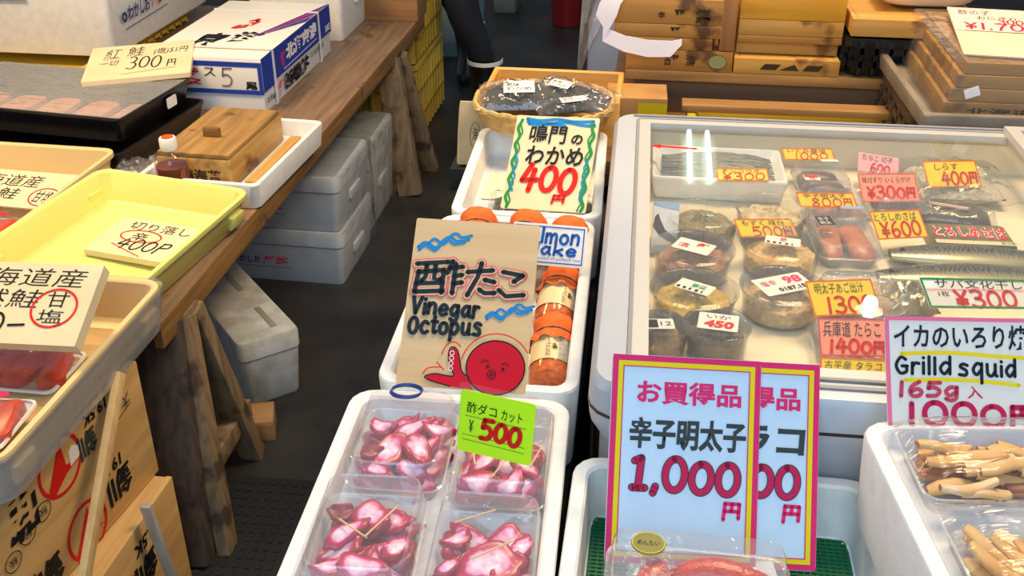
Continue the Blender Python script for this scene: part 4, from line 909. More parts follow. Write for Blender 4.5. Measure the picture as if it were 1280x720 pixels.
o, f = label_card(t, .026, .034, Matrix.Translation((-.026, .014, .0425)) @ Matrix.Rotation(R(6), 4, 'Z'), None, []); f.poly([(.02, .02), (.98, .02), (.98, .98), (.02, .98)], BLACK, 'print'); f.text('辛子', .15, .1, .8, .5, WHITEINK, 0, 0, 'print'); f.text('明太', .15, .55, .8, .9, WHITEINK, 0, 0, 'print')
o, f = label_card(t, .036, .010, Matrix.Translation((.026, .066, .0425)), None, []); f.poly([(0, 0), (1, 0), (1, 1), (0, 1)], LB, 'print')
t = clear_pack('roe_pack', 'clear pack of orange roe half hidden by the 800 yen card', (.305, 1.595), .10, .09, .038, 4, lumps(('orange_roe', (214, 128, 78), 1, (188, 96, 54)), ((-.018, .0, .06, .033, 84), (.022, .0, .06, .033, 94))))
t = clear_pack('fish_pack', 'clear pack of grey fish under the salmon pink 300 yen card', (.410, 1.66), .10, .14, .038, 2, lumps(('grey_fish', (150, 126, 108), 0, (110, 92, 80)), ((-.018, 0, .11, .04, 88), (.022, 0, .11, .04, 92))))
t = clear_pack('fish_pack', 'clear pack of pale fish beneath the yellow 1300 card', (.300, 1.30), .11, .10, .036, 3, lumps(('pale_fish', (206, 178, 140), 0, (186, 150, 110)), ((0, -.02, .09, .035, 3), (0, .02, .09, .036, -3))))
t = clear_pack('fish_pack', 'clear pack of cod roe under the pink 1400 card at the glass front', (.285, 1.165), .13, .12, .034, 2, lumps(('cod_roe', (214, 150, 120), 1, (190, 110, 84)), ((-.03, 0, .1, .035, 88), (.01, 0, .1, .035, 92), (.045, 0, .09, .03, 90))))
# whitebait bag, vacuum packs, mackerel
bait = plain('whitebait', (222, 214, 192), .5, (190, 180, 156), 120, bump=.9, bscale=180, detail=6)
t = thing('whitebait_bag', 'large clear bag of pale whitebait at the back right under the glass', 'bag', (.515, 1.725, Z0), (0, 0, R(3)))
pillow('contents', None, None, None, .14, .125, .036, bait, 61, crump=1).parent = t; pillow('bag_film', None, None, None, .185, .165, .046, FILM, 62, crump=.8).parent = t
drk = plain('dark_fish_pack', (112, 106, 92), .35, (70, 72, 66), 30)
t = thing('vacuum_pack', 'grey brown vacuum pack with a thin red stripe behind the mackerel', 'pack', (.492, 1.610, Z0), (0, 0, R(-8)))
pillow('contents', None, None, None, .11, .05, .022, drk, 63).parent = t; pillow('pack_film', None, None, None, .13, .065, .026, FILM, 64).parent = t
g = G(); g.loft([rr(.06, .008, .001, 0), rr(.06, .008, .001, .0006)]); o = g.build('paper_label', PAPER, t, M=Matrix.Translation((-.01, .0, .026)) @ Matrix.Rotation(R(-8), 4, 'Z')); Face(o, .06, .008, Matrix.Translation((0, -.004, .0006)), .0003).poly([(0, .5), (1, .5), (1, .8), (0, .8)], RED, 'print')
t = thing('mackerel_pack', 'green backed mackerel pack with large red hiragana lettering', 'pack', (.497, 1.520, Z0), (0, 0, R(2)))
g = G(); g.loft([rr(.125*s, .082*s2, .006, z) for s, s2, z in ((1, 1, 0), (1, 1, .002), (.95, .9, .016), (.9, .84, .020))]); bp = g.build('body', plain('green_pack', (92, 100, 70), .35, (124, 124, 92), 30), t)
f = Face(bp, .12, .076, Matrix.Translation((0, -.038, .0202)), .0004)
f.text('とろしめさば', .03, .12, .96, .72, WHITEINK, .07, .1, 'print'); f.text('とろしめさば', .03, .12, .96, .72, RED, .03, .1, 'print'); f.poly([(0, .82), (1, .82), (1, .98), (0, .98)], plain('pack_cream', (226, 212, 176), .5), 'print'); f.text('要冷蔵', .8, .84, .97, .95, BROWNINK, 0, 0, 'print')
mk = newmat('mackerel_skin'); m_, nt, b = mk; N = nt.nodes; L_ = nt.links
tc = N.new('ShaderNodeTexCoord'); sep = N.new('ShaderNodeSeparateXYZ'); L_.new(tc.outputs['Object'], sep.inputs[0])
wv = N.new('ShaderNodeTexWave'); wv.inputs['Scale'].default_value = 46; wv.inputs['Distortion'].default_value = 14; wv.inputs['Detail'].default_value = 3; L_.new(tc.outputs['Object'], wv.inputs[0])
r1 = N.new('ShaderNodeValToRGB'); r1.color_ramp.elements[0].color = lin((44, 54, 60)); r1.color_ramp.elements[1].color = lin((112, 120, 114)); L_.new(wv.outputs[0], r1.inputs[0])
r2 = N.new('ShaderNodeMapRange'); r2.inputs[1].default_value = .000; r2.inputs[2].default_value = -.024; L_.new(sep.outputs[1], r2.inputs[0])
mx = N.new('ShaderNodeMixRGB'); mx.inputs[2].default_value = lin((206, 196, 160)); L_.new(r2.outputs[0], mx.inputs[0]); L_.new(r1.outputs[0], mx.inputs[1]); L_.new(mx.outputs[0], b.inputs[0]); b.inputs['Roughness'].default_value = .28; b.inputs['Metallic'].default_value = .35
def mackerel(label, M, L):
    t = thing('mackerel', label, 'fish', M=M, group='mackerel fillets under the glass')
    g = G(); rings = []; n = 18
    for k in range(15):
        u = k/14; s = max(.08, math.sin(PI*(u*.86+.10))**.75); x = (u-.5)*L
        rings.append([Vector((x, .034*s*math.cos(a)+.004*math.sin(u*3), .013+.0125*s*math.sin(a))) for a in [2*PI*i/n for i in range(n)]])
    g.loft(rings); b_ = g.build('body', m_, t, ang=60)
    g = G(); g.loft([[Vector((L/2-.004, y, z)) for y, z in ((-.004, .011), (.004, .011), (.004, .015), (-.004, .015))], [Vector((L/2+.03, y, z)) for y, z in ((-.022, .012), (.022, .012), (.022, .014), (-.022, .014))]]); g.build('tail', plain('fin_grey', (120, 116, 98), .5), t)
    g = G(); g.lathe([(.0035, 0), (.003, .001), (.0005, .0014)], 14); g.build('eye', BLACK, t, M=Matrix.Translation((-L*.43, .002, .0215)))
    return t
mackerel('striped mackerel fillet lying in front, pointing left', Matrix.Translation((.470, 1.388, Z0)) @ Matrix.Rotation(R(6), 4, 'Z'), .27)
mackerel('grey mackerel fillet just below the green mackerel pack', Matrix.Translation((.490, 1.452, Z0)) @ Matrix.Rotation(R(2), 4, 'Z'), .25)
t = thing('silver_pack', 'crumpled silver foil pack between the yellow 1300 card and green card', 'pack', (.362, 1.305, Z0), (0, 0, R(10)))
pillow('foil', None, None, None, .07, .075, .030, plain('silver_foil', (190, 184, 160), .25, (140, 136, 116), 30, metal=.7, bump=.8, bscale=40), 71, crump=1.2).parent = t

# price cards under the glass
YC = plain('yellow_card', (250, 214, 26), .55); PC = plain('salmon_card', (250, 150, 128), .55); LPC = plain('pink_card', (246, 172, 184), .55)
def pcard(label, fit, wd, h, mat, top, price, pc=RED, border=ORANGEINK, z=.906, pu=(.25, .45, .95, .92), lean=None, tu=None, sw=None):
    k = (1.6-z)/(1.6-.85); x, y, yaw, ro = fit
    o, f = board('price_card', label, 'price card', ((x*k, y*k, z), yaw, lean or 55, ro), wd*k, h*k, mat, .0008, .001)
    if border: f.border(.0, .0016, border)
    tu = tu or (.1, .08, .85, .38)
    f.text(top, *tu, BROWNINK if mat is YC else BLACK, 0, .1)
    f.digits(price, *pu, sw or h*.07, pc, .2, jit=.05)
    return o, f
pcard('yellow 300 card on the white tray of silver fish', (.173, 1.799, 5.3, .7), .094, .032, YC, 'チンコウオ', '¥300', pu=(.1, .40, .95, .95), z=.922, lean=68)
pcard('yellow 1000 card at the back, on the dark brown fish pack', (.304, 1.919, 24.8, -7.8), .104, .027, YC, 'いくら醤油', '1000', pu=(.2, .42, .9, .95), z=.918)
pcard('yellow 800 card on the middle orange roe packs', (.314, 1.702, 34.8, -13), .115, .030, YC, '辛子明太子', '800円', pu=(.2, .42, .95, .95), z=.918)
pcard('yellow 500 card standing over the tubs', (.204, 1.569, 49.4, -19.7), .121, .035, YC, 'もずく 味付', '500円', pu=(.22, .45, .95, .95), z=.916)
pcard('largest yellow card, reading 1300', (.295, 1.328, 24.6, -6.4), .103, .056, YC, '明太子あご出汁', '1300', pu=(.2, .5, .95, .92), z=.9145)
pcard('salmon pink 1400 yen card at the front of the glass', (.289, 1.218, 0, 3.5), .090, .055, PC, '兵庫道 たらこ', '1400円', border=ROSE, pu=(.12, .60, .95, .93), tu=(.06, .08, .9, .5), z=.9125)
o, f = pcard('low yellow card lettered in black below the pink 1400 card', (.281, 1.165, -4.9, 4.6), .085, .027, YC, '古平産 タラコ', '2309', pu=(.3, .72, .7, .98), tu=(.06, .15, .9, .62), z=.9125)
pcard('pale pink card half hidden behind the salmon pink 300 card', (.422, 1.868, 10, -12), .075, .042, LPC, 'たらこ 切子', '600', border=None, pu=(.3, .5, .8, .95), z=.905)
pcard('salmon pink 300 yen card on the grey fish pack', (.425, 1.741, 9.6, 0), .102, .058, PC, '味付ずり いくらがけ', '¥300円', border=ORANGEINK, pu=(.1, .5, .95, .9), tu=(.06, .12, .9, .35), z=.909)
pcard('yellow 600 card left of the green mackerel pack', (.419, 1.594, 25.6, -5.8), .092, .053, YC, 'とろしめさば', '¥600', border=ORANGEINK, pu=(.1, .42, .92, .92), tu=(.05, .08, .9, .36), z=.904)
pcard('yellow 400 card on the bag of whitebait', (.550, 1.823, 13, -1.3), .099, .056, YC, 'しらす', '400円', border=ORANGEINK, pu=(.28, .45, .97, .9), tu=(.2, .1, .65, .35), z=.912)
o, f = pcard('white 300 yen card with a green edge over the mackerel', (.491, 1.374, 39.6, -17.9), .192, .049, PAPER, 'サバ文化干し', '¥300', border=None, pu=(.25, .42, .86, .96), tu=(.12, .04, .95, .34), z=.916, sw=.005)
f.border(0, .003, GREEN); f.strokes([[(.02, .40), (.98, .38)]], .001, PINK, smooth=False); f.text('1枚', .12, .44, .22, .62, BLACK, 0)

# ------------------------------------------------------------------ front right: stand, trays, roe, squid
t = thing('display_stand', 'low white stand in front of the freezer carrying the front trays', 'stand', (.33, .68, 0))
g = G(); g.box((0, 0, .7025), (.80, .54, .035), bev=.004); g.build('top_board', plain('stand_white', (196, 200, 204), .6), t)
for sx in (-1, 1):
    for s_ in (-1, 1):
        g = G(); g.box((sx*.36, s_*.23, .3425), (.05, .05, .685), bev=.003); g.build('leg', plain('stand_white', (196, 200, 204), .6), t)
t = open_foam('open white foam tray of roe in front of the freezer', (.106, .765), .335, .385, 0, BZ+.001, .13, .055, None)
g = G(); g.loft([rr(.288, .338, .015, 0), rr(.288, .338, .015, .004)], True, True)
for i in range(56): g.box((0, -.165+i*.006, .0048), (.284, .0022, .0022))
for i in range(40): g.box((-.140+i*.0072, 0, .0046), (.0018, .334, .0018))
o = g.build('grass_mat', plain('green_mat', (12, 104, 62), .55), smooth=False, M=Matrix.Translation((.106, .765, BZ+.0565))); tag(o, 'ribbed green plastic mat on the floor of the roe tray', 'mat')
WB = plain('board_pale_blue', (200, 224, 244), .5)
def bargain(fit, label, dx, txt):
    M = frame(*fit) @ Matrix.Translation((dx, 0, -.007 if dx else 0)); g = G(); wd, h = .163*kk, .223*kk
    g.loft([rr(wd, h, .005, -.004, cy=h/2), rr(wd, h, .005, 0, cy=h/2)]); o = g.build('bargain_sign', WB, smooth=False, M=M); tag(o, label, 'sign', 'pink and yellow bordered bargain signs')
    f = Face(o, wd, h); f.border(.0004, .0062, PINK); f.border(.0066, .0052, YELLOW); f.border(.0116, .0012, PINK)
    f.text('お買得品', .17, .12, .87, .235, PINK, .03, 0)
    f.text(txt, .13 if len(txt) > 3 else .2, .30, .91, .455, GREYINK, .035, .05)
    f.digits('①,000', .14, .50, .89, .645, .0064, MAROON, .12, drop=.012, outline=(.0020, GREYINK)); f.digits('円', .76, .69, .90, .775, .0040, PINK, .1)
    return o
SZ = .818; kk = (1.6-SZ)/(1.6-.80); fitb = ((.062*kk, .847*kk, SZ), 9.5, 35, -3.9)
g = G(); g.box((0, 0, .017), (.15, .05, .034), bev=.004); o = g.build('foam_block', STYRO, M=Matrix.Translation((.085, .835, BZ+.062)) @ Matrix.Rotation(R(9.5), 4, 'Z')); tag(o, 'small foam block under the foot of the bargain signs', 'block')
bargain(fitb, 'white bargain sign reading spicy cod roe 1,000 yen, standing in front', 0, '辛子明太子')
bargain(fitb, 'white bargain sign half hidden behind the spicy cod roe sign', .0655, 'タラコ')
rp = thing('roe_pack', 'clear lidded pack of red cod roe at the foot of the bargain signs', 'pack', (.072, .712, BZ+.083), (0, 0, R(0)))
g = G(); g.box((0, -.01, .012), (.13, .11, .064), bev=.006); g.build('ice_block', plain('pale_packing', (228, 232, 236), .5), rp)
for o in rp.children: o.name = 'lower_tray'
pk = bpy.data.objects.new('upper_pack', None)
g = G(); g.loft(tray_rings(.170, .150, .030, .0012, .016, .006, .003, .0014, .0012, .045)); g.build('base_tray', PETBASE, rp)
g = G(); g.loft([rr(.174, .154, .018, .0756), rr(.168, .148, .017, .077), rr(.163, .143, .016, .098), rr(.158, .138, .014, .103), rr(.146, .126, .012, .1045)], False, True); g.build('lid', PET, rp)
bpy.data.objects.remove(pk)
redroe = plain('red_roe', (206, 56, 34), .3, (178, 34, 20), 120, bump=.25, bscale=300, spec=.7, sub=.2)
for i, (x, y, L, W, a) in enumerate(((.022, .030, .10, .038, 4), (.020, -.010, .105, .036, -4), (-.045, .018, .06, .034, 70), (-.04, -.035, .07, .03, 12), (.03, -.045, .09, .03, 2))):
    g = G(); rings = []; n = 18
    for k in range(13):
        u = k/12; s = max(.12, math.sin(PI*(u*.92+.04))**.6); rings.append([Vector(((u-.5)*L, W/2*s*math.cos(b_)+.004*math.sin(u*5+i), .018*s*math.sin(b_))) for b_ in [2*PI*q/n for q in range(n)]])
    g.loft(rings); o = g.build('cod_roe_sac', redroe, ang=60, M=Matrix.Translation((.072+x, .716+y, BZ+.083+.080+.002*(i % 2))) @ Matrix.Rotation(R(a), 4, 'Z')); tag(o, 'red spicy cod roe sac in the clear pack below the bargain signs', 'cod roe', 'cod roe sacs in the clear pack')
g = G(); g.lathe([(1, 0), (.98, .0006)], 32, Matrix.Diagonal((.0165, .0155, 1, 1))); st = g.build('sticker', plain('olive_sticker', (112, 110, 30), .4), rp, M=Matrix.Translation((-.048, .046, .105))); st['label'] = 'round olive sticker'
f = Face(st, .033, .03, Matrix.Translation((0, -.015, .0006)), .0003); f.text('めんたい', .18, .38, .82, .6, BLACK, 0, 0, 'print'); f.strokes([ell(.5, .5, .46, .46, 0, 360, 24)], .0006, YELLOW, 'print')

# squid box
t = foam_box('foam_box', 'plain closed foam box under the open squid box', (.475, .70, BZ+.001), 0, .36, .42, .128, STYRO, .3, None, False)
ya = 7.7; Vx = Vector((math.cos(R(ya)), math.sin(R(ya)), 0)); Vy = Vector((-math.sin(R(ya)), math.cos(R(ya)), 0))
c = Vector((.231, .915, 0)) + Vx*.21 - Vy*.235
open_foam('open white foam box of grilled squid packs at the near right', (c.x, c.y), .42, .47, ya, .8515, .1085, .086, None)
sq = plain('squid_tan', (226, 186, 120), .5, (196, 134, 62), 24, bump=.3, bscale=60, spec=.4); sqp = plain('squid_pale', (232, 206, 160), .5, (214, 170, 110), 20); sqd = plain('squid_brown', (132, 76, 48), .5, (186, 118, 66), 40)
def squid_pack(label, c, wd, dp, yaw, z, seed, where, strips):
    M = Matrix.Translation((*c, z)) @ Matrix.Rotation(R(yaw), 4, 'Z'); t = thing('squid_pack', label, 'pack', M=M, group='film wrapped packs of grilled squid')
    g = G(); g.loft(tray_rings(wd-.008, dp-.008, .030, .0012, .014, .008, .004, .0014, .0012)); g.build('base_tray', PETBASE, t)
    rnd = random.Random(seed); g = G(); n = 16
    P = [[g.v(Vector((-wd/2+wd*i/n, -dp/2+dp*j/n, .0315+.022*((1-(2*i/n-1)**6)*(1-(2*j/n-1)**6))+rnd.uniform(0, .0022)))) for j in range(n+1)] for i in range(n+1)]
    for i in range(n):
        for j in range(n): g.face((P[i][j], P[i+1][j], P[i+1][j+1], P[i][j+1]))
    g.build('film', clear('squid_film', (.98, .98, .98), .035, .06, .8, 10, stretch=(1, 6, 1)), t)
    for i, (x, y, L, W, a, zz, kd) in enumerate(strips):
        g = G(); rings = []; n = 14
        for k in range(11):
            u = k/10; s = (.30+.70*math.sin(PI*min(1, max(0, u*.94+.03)))**.5)*(1+.12*math.sin(u*9+i*2)); rings.append([Vector(((u-.5)*L, W/2*s*math.copysign(abs(math.cos(b_))**.6, math.cos(b_))+.005*math.sin(u*3.1+i*1.7), .0034*math.copysign(abs(math.sin(b_))**.7, math.sin(b_))+.004*math.sin(u*4+i))) for b_ in [2*PI*(q+.5)/n for q in range(n)]])
        m2 = [1 if q in (3, 4, 10, 11) else 0 for q in range(n)]
        g.loft(rings)
        for fc in g.bm.faces:
            cy = fc.calc_center_median()
            if (cy.y-.005*math.sin((cy.x/L+.5)*3.1+i*1.7)) > W*.34 or abs(cy.x) > L*.46: fc.material_index = 1
        o = g.build('squid_strip', [{'t': sq, 'p': sqp, 'd': sqd}[kd], sqd], ang=50, M=M @ Matrix.Translation((x, y, .006+zz)) @ Matrix.Rotation(R(a), 4, 'Z') @ Matrix.Rotation(R(rnd.uniform(-14, 14)), 4, 'X'))
        tag(o, ('dark brown' if kd == 'd' else 'golden' if kd == 't' else 'pale tan')+' grilled squid strip '+where, 'squid strip', ('dark brown' if kd == 'd' else 'golden' if kd == 't' else 'pale tan')+' squid strips '+where)
def strips(seed, fan, wd, dp):
    rnd = random.Random(seed); L = []
    for lay in range(3):
        for i in range(10):
            x = -wd*.36+wd*.72*i/9; y = rnd.uniform(-.55, .55)*dp*.5
            a = (fan(i/9) if lay else rnd.uniform(-20, 20))+rnd.uniform(-8, 8)
            ln = rnd.uniform(.050, .070); mx_ = wd/2-.014-ln/2*abs(math.cos(R(a)))-.008; my_ = max(.002, dp/2-.014-ln/2*abs(math.sin(R(a)))-.006); x = max(-mx_, min(mx_, x)); y = max(-my_, min(my_, y))
            L.append((x, y, ln, rnd.uniform(.014, .021), a, lay*.010, 'ttpd'[rnd.randint(0, 3)] if lay < 2 else 'ttp'[rnd.randint(0, 2)]))
    return L
squid_pack('film wrapped grilled squid pack at the foot of the squid sign', (.354, .852), .178, .118, 6, .9385, 1, 'in the back squid pack', strips(3, lambda u: 12-20*u, .185, .118))
squid_pack('film wrapped grilled squid pack nearest the camera at right', (.374, .727), .182, .122, 7, .9385, 2, 'in the near squid pack', strips(4, lambda u: -52-60*u, .190, .122))
o, f = board('price_sign', 'white pink edged grilled squid sign standing behind the squid packs', 'sign', ((.340, .913, .950), 8, 37.7, -1.1), .158, .124, plain('squid_sign_white', (232, 228, 220), .5), .002)
f.border(0, .0042, plain('sign_pink', (238, 110, 150), .6)); f.text('イカのいろり焼', .055, .06, .93, .27, BLUEBLACK, .02, .05)
f.strokes([[(.10, .315), (.4, .30), (.7, .32), (.94, .335)], [(.12, .535), (.5, .525), (.86, .56)]], .004, YELLOW)
f.digits('Grilld', .05, .335, .44, .48, .0034, BLUEBLACK, .05); f.digits('squid', .46, .345, .86, .49, .0034, BLUEBLACK, .05)
f.digits('165g', .06, .55, .48, .665, .0042, ROSE, .1); f.text('入', .52, .575, .62, .68, ROSE, .02)
f.digits('1000円', .10, .73, .97, .905, .0056, MAROON, 0)

# ------------------------------------------------------------------ bench and wooden fish boxes behind the freezer
amber = wood('amber_wood', (156, 104, 42), (190, 136, 62), 0, 5, .5, (96, 58, 24), .58); honey2 = wood('pale_box_wood', (180, 128, 54), (208, 158, 76), 0, 5, .5, (124, 82, 34), .60); dk = wood('dark_box_wood', (84, 58, 34), (128, 86, 46), 0, 5, .6)
t = thing('stall_bench', 'wooden bench behind the freezer stacked with fish boxes', 'bench', (.62, 2.42, 0))
g = G(); g.box((.05, -.06, .795), (1.54, .80, .03), bev=.003); g.build('top_board', dk, t)
for sx in (-1, 1):
    for s_ in (-1, 1):
        g = G(); g.box((sx*.70+.05, s_*.33-.06, .39), (.06, .06, .78), bev=.003); g.build('leg', dk, t)
def wbox(label, x0, x1, y0, dp, z0, z1, m, txt=None, tm=None, group='wooden fish boxes behind the freezer', open_=False, yaw=0):
    cx = (x0+x1)/2; wd = x1-x0; h = z1-z0-.0008
    t = thing('fish_box', label, 'box', (cx, y0+dp/2, z0), (0, 0, R(yaw)), group)
    for s in (-1, 1):
        g = G(); g.box((0, s*(dp/2-.005), h/2), (wd, .010, h), bev=.0012); g.build('long_board', m, t)
        g = G(); g.box((s*(wd/2-.006), 0, h/2), (.010, dp-.021, h), bev=.0012); g.build('end_board', m, t)
    g = G(); g.box((0, 0, .004), (wd-.024, dp-.022, .007)); g.build('bottom', m, t)
    if not open_: g = G(); g.box((0, 0, h-.005), (wd-.024, dp-.022, .008)); g.build('cover', m, t)
    if txt:
        f = Face(t, wd, h, facing((0, -dp/2-.0003, 0), (1, 0, 0), (0, 0, 1)), .0003)
        for r_ in txt: f.text(*r_)
    return t
g = G(); g.box((0, 0, .008), (.60, .05, .016), bev=.004); o = g.build('wooden_plank', wood('plank_wood', (132, 94, 52), (160, 120, 70), 0, 6), M=Matrix.Translation((.36, 2.165, .8585)) @ Matrix.Rotation(R(1), 4, 'Z')); tag(o, 'thin wooden plank just behind the freezer back edge', 'plank')
t = crate('low yellow plastic crate under the plank behind the freezer', (.36, 2.13, .8105), .56, .16, .047, plain('olive_yellow_plastic', (186, 160, 30), .5), 0, None)
t = thing('carton', 'small buff carton with yellow stripes left of the plank', 'carton', (-.035, 2.13, .8105), (0, 0, R(2)))
g = G(); g.box((0, 0, .046), (.125, .10, .092), bev=.002); g.build('body', plain('buff_card', (172, 128, 72), .7, (150, 108, 60), 14), t)
f = Face(t, .125, .092, facing((0, -.0503, 0), (1, 0, 0), (0, 0, 1)), .0003); YP = ink('ochre_yellow', (206, 178, 20)); f.poly([(0, .45), (.12, .55), (.45, .5), (.45, 1), (0, 1)], YP, 'print'); f.poly([(.52, .1), (1, .1), (1, .5), (.52, .5)], YP, 'print')
wbox('wide dark brown box at the bottom of the fish box stack', -.045, .60, 2.275, .42, .8105, .8855, wood('umber_wood', (92, 66, 44), (116, 86, 58), 0, 4))
wbox('thin flat wooden box on the wide dark brown box', -.066, .575, 2.262, .42, .8855, .909, wood('weathered_wood', (150, 106, 56), (186, 140, 80), 0, 8))
wbox('wooden fish box marked with black characters and an oval stamp', -.066, .165, 2.262, .40, .909, .955, amber, [('古平', .36, .2, .50, .75, BROWNINK, .03, 0, 'print'), ('漁', .56, .2, .66, .75, BROWNINK, .02, 0, 'print')])
t = [o for o in bpy.data.objects if o.get('label', '').startswith('wooden fish box marked')][0]
f = Face(t, .231, .0452, facing((0, -.2003, 0), (1, 0, 0), (0, 0, 1)), .0006); f.poly(ell(.86, .5, .085, .34)[:-1], plain('stamp_green', (150, 146, 92), .6), 'print'); f.strokes([ell(.86, .5, .085, .34)], .001, BROWNINK, 'print')
wbox('stained wooden fish box right of the stamped one', .168, .392, 2.262, .40, .909, .944, honey2, [('■▲■', .25, .3, .85, .7, BROWNINK, .0, .3, 'print')])
t = wbox('open wooden box of small dried fish behind the stained box', .172, .388, 2.30, .38, .944, .972, honey2, None, None, 'wooden fish boxes behind the freezer', True)
g = G(); rnd = random.Random(9)
for i in range(60):
    x, y = rnd.uniform(.185, .375), 2.315+rnd.uniform(0, .12); a = rnd.uniform(0, PI); g.tube([Vector((x-.014*math.cos(a), y-.014*math.sin(a), .968+rnd.uniform(0, .008))), Vector((x, y, .975)), Vector((x+.014*math.cos(a), y+.014*math.sin(a), .968+rnd.uniform(0, .006)))], [.001, .0035, .001], 6)
o = g.build('dried_fish', plain('dried_fish', (110, 92, 54), .5, (66, 54, 34), 60)); tag(o, 'heap of tiny dried fish in the open wooden box', 'dried fish', None, 'stuff')
wbox('lowest left fish box above the stamped box, under white paper', -.086, .118, 2.262, .38, .955, .982, amber)
wbox('dark left fish box with a character, above the white paper', -.095, .135, 2.262, .38, .982, 1.011, amber, [('平', .52, .2, .62, .85, BROWNINK, .03, 0, 'print')])
f = None
wbox('topmost left fish box with bold characters', -.095, .135, 2.262, .38, 1.011, 1.065, amber, [('辛', .40, .5, .47, .8, BROWNINK, .03, 0, 'print'), ('平', .55, .4, .65, .9, BROWNINK, .03, 0, 'print'), ('祭', .74, .35, .90, .95, BROWNINK, .03, 0, 'print')])
g = G(); g.box((0, 0, .06), (.032, .05, .12), bev=.003); o = g.build('wooden_post', wood('post_wood', (132, 88, 44), (170, 120, 64), 2, 6), M=Matrix.Translation((.149, 2.287, .9555))); tag(o, 'upright wooden post between the two fish box stacks', 'post')
wbox('amber fish box in the right stack, above the dried fish', .172, .392, 2.285, .40, .988, 1.022, honey2)
wbox('uppermost amber box of the right fish box stack', .172, .392, 2.285, .40, 1.022, 1.09, wood('bright_amber', (212, 146, 34), (230, 172, 60), 0, 4, .35))
wbox('thin tray below the amber boxes of the right stack', .172, .392, 2.285, .40, .972, .988, amber)
# white paper over the left stack
g = G(); prof = [(-.098, 1.10, -.01), (-.128, 1.055, -.018), (-.135, 1.03, -.02), (-.118, 1.005, -.022), (-.07, .989, -.026), (-.02, .982, -.028), (.03, .982, -.028), (.052, .986, -.024)]
top = [Vector((x, 2.262+y, z)) for x, z, y in prof]; wid = [.03, .035, .03, .030, .034, .036, .034, .012]
low = [Vector((p.x+(.045 if i < 3 else .0), p.y-.004, p.z-(.0 if i < 3 else wid[i]))) for i, p in enumerate(top)]
g.loft([[a, b, b+Vector((0, .0015, 0)), a+Vector((0, .0015, 0))] for a, b in zip(top, low)]); o = g.build('paper_sheet', plain('white_sheet', (236, 232, 240), .6)); tag(o, 'torn white paper sheet draped over the left fish boxes', 'paper')
# hanging clear plastic
g = G(); rnd = random.Random(4); n, m3 = 10, 16; V = []
for j in range(m3+1):
    row = []
    for i in range(n+1):
        u, v = i/n, j/m3; x = -.205+.03*v*(1-u)+(.10-.05*v)*u*(1-.1*v)+.06*(1-v)*.6; row.append(g.v(Vector((x, 2.30+.02*math.sin(u*9+v*5)+rnd.uniform(-.004, .004), 1.12-.245*v+.03*u*v))))
    V.append(row)
for j in range(m3):
    for i in range(n): g.face((V[j][i], V[j][i+1], V[j+1][i+1], V[j+1][i]))
o = g.build('plastic_sheet', clear('hazy_film', (.92, .94, .97), .16, .12, .5, 9)); tag(o, 'clear plastic sheet hanging beside the left fish boxes', 'plastic sheet')
t = thing('foam_box', 'tall bluish wrapped box standing behind the hanging plastic sheet', 'box', (-.01, 2.98, 0), (0, 0, 0))
g = G(); g.loft([rr(.34, .30, .03, 0), rr(.36, .32, .03, .01), rr(.36, .32, .03, .86), rr(.34, .30, .02, .875)]); g.build('body', plain('blue_grey_wrap', (120, 130, 152), .4, (98, 108, 132), 5), t)
# right: black crate, board, bag
t = crate('black plastic crate between the fish boxes and the board', (.478, 2.40, .9095), .150, .26, .085, blk, 0, None)
pillow('plastic_bag', 'clear plastic bag sitting in the black crate', 'bag', Matrix.Translation((.478, 2.36, .935)), .115, .14, .06, clear('blue_bag', (.8, .84, .9), .3, .1, .9, 14), 81, crump=1.3)
wbox('wooden board box above the black crate at the top right', .40, .66, 2.24, .46, 1.005, 1.042, honey2, None, None, 'wooden fish boxes behind the freezer')
pillow('plastic_bag', 'white wrapped bundle on the wooden board at the top right', 'bag', Matrix.Translation((.56, 2.40, 1.043)), .20, .18, .07, plain('white_wrap', (226, 216, 196), .4, bump=.4, bscale=30), 83, crump=1)
t = crate('dark crate base under the grey tray behind the freezer', (.70, 2.17, .8105), .42, .40, .12, plain('brown_plastic', (70, 54, 40), .5), 0, None)
t = thing('grey_tray', 'grey tray edge under the film wrapped box stack', 'tray', (.735, 2.13, .931), (0, 0, R(2)))
g = G(); g.loft(tray_rings(.52, .50, .036, .016, .012, .004, 0, .006, .012)); g.build('body', plain('grey_plastic', (134, 122, 108), .5, (110, 98, 86), 12), t)
rw = wood('old_box_wood', (138, 100, 42), (168, 126, 58), 0, 5, .55, (110, 74, 34), .6)
zz = .9435
for k, lab in enumerate(('lowest wooden box in the film wrapped stack with the 1,700 card', 'second wooden box from the bottom of the film wrapped stack', 'third wooden box from the bottom of the film wrapped stack', 'top wooden box of the film wrapped stack, under the 1,700 card')):
    ins = .010*k; h = (.034, .024, .024, .022)[k]
    wbox(lab, .525+ins, .93-ins, 1.918+ins*.5, .40-ins, zz, zz+h, rw, [('北海道', .1, .25, .4, .75, BROWNINK, .02, 0, 'print')] if k < 1 else None, None, 'film wrapped box stack', False, 0); zz += h
g = G(); rnd = random.Random(12); rings = []
for s, z in ((1.006, .002), (1.003, .03), (.99, .06), (.965, .09), (.95, zz-.9435+.002)):
    rings.append([Vector((p.x*s+rnd.uniform(-.002, .003), p.y*s+rnd.uniform(-.003, .002), z)) for p in rr(.412, .407, .012, 0, 4)])
g.loft(rings, False, True); o = g.build('film_wrap', clear('stack_film', (.97, .95, .9), .06, .08, .9, 16), M=Matrix.Translation((.7275, 2.118, .9445))); tag(o, 'clear film stretched round the stack of wooden boxes at top right', 'film')
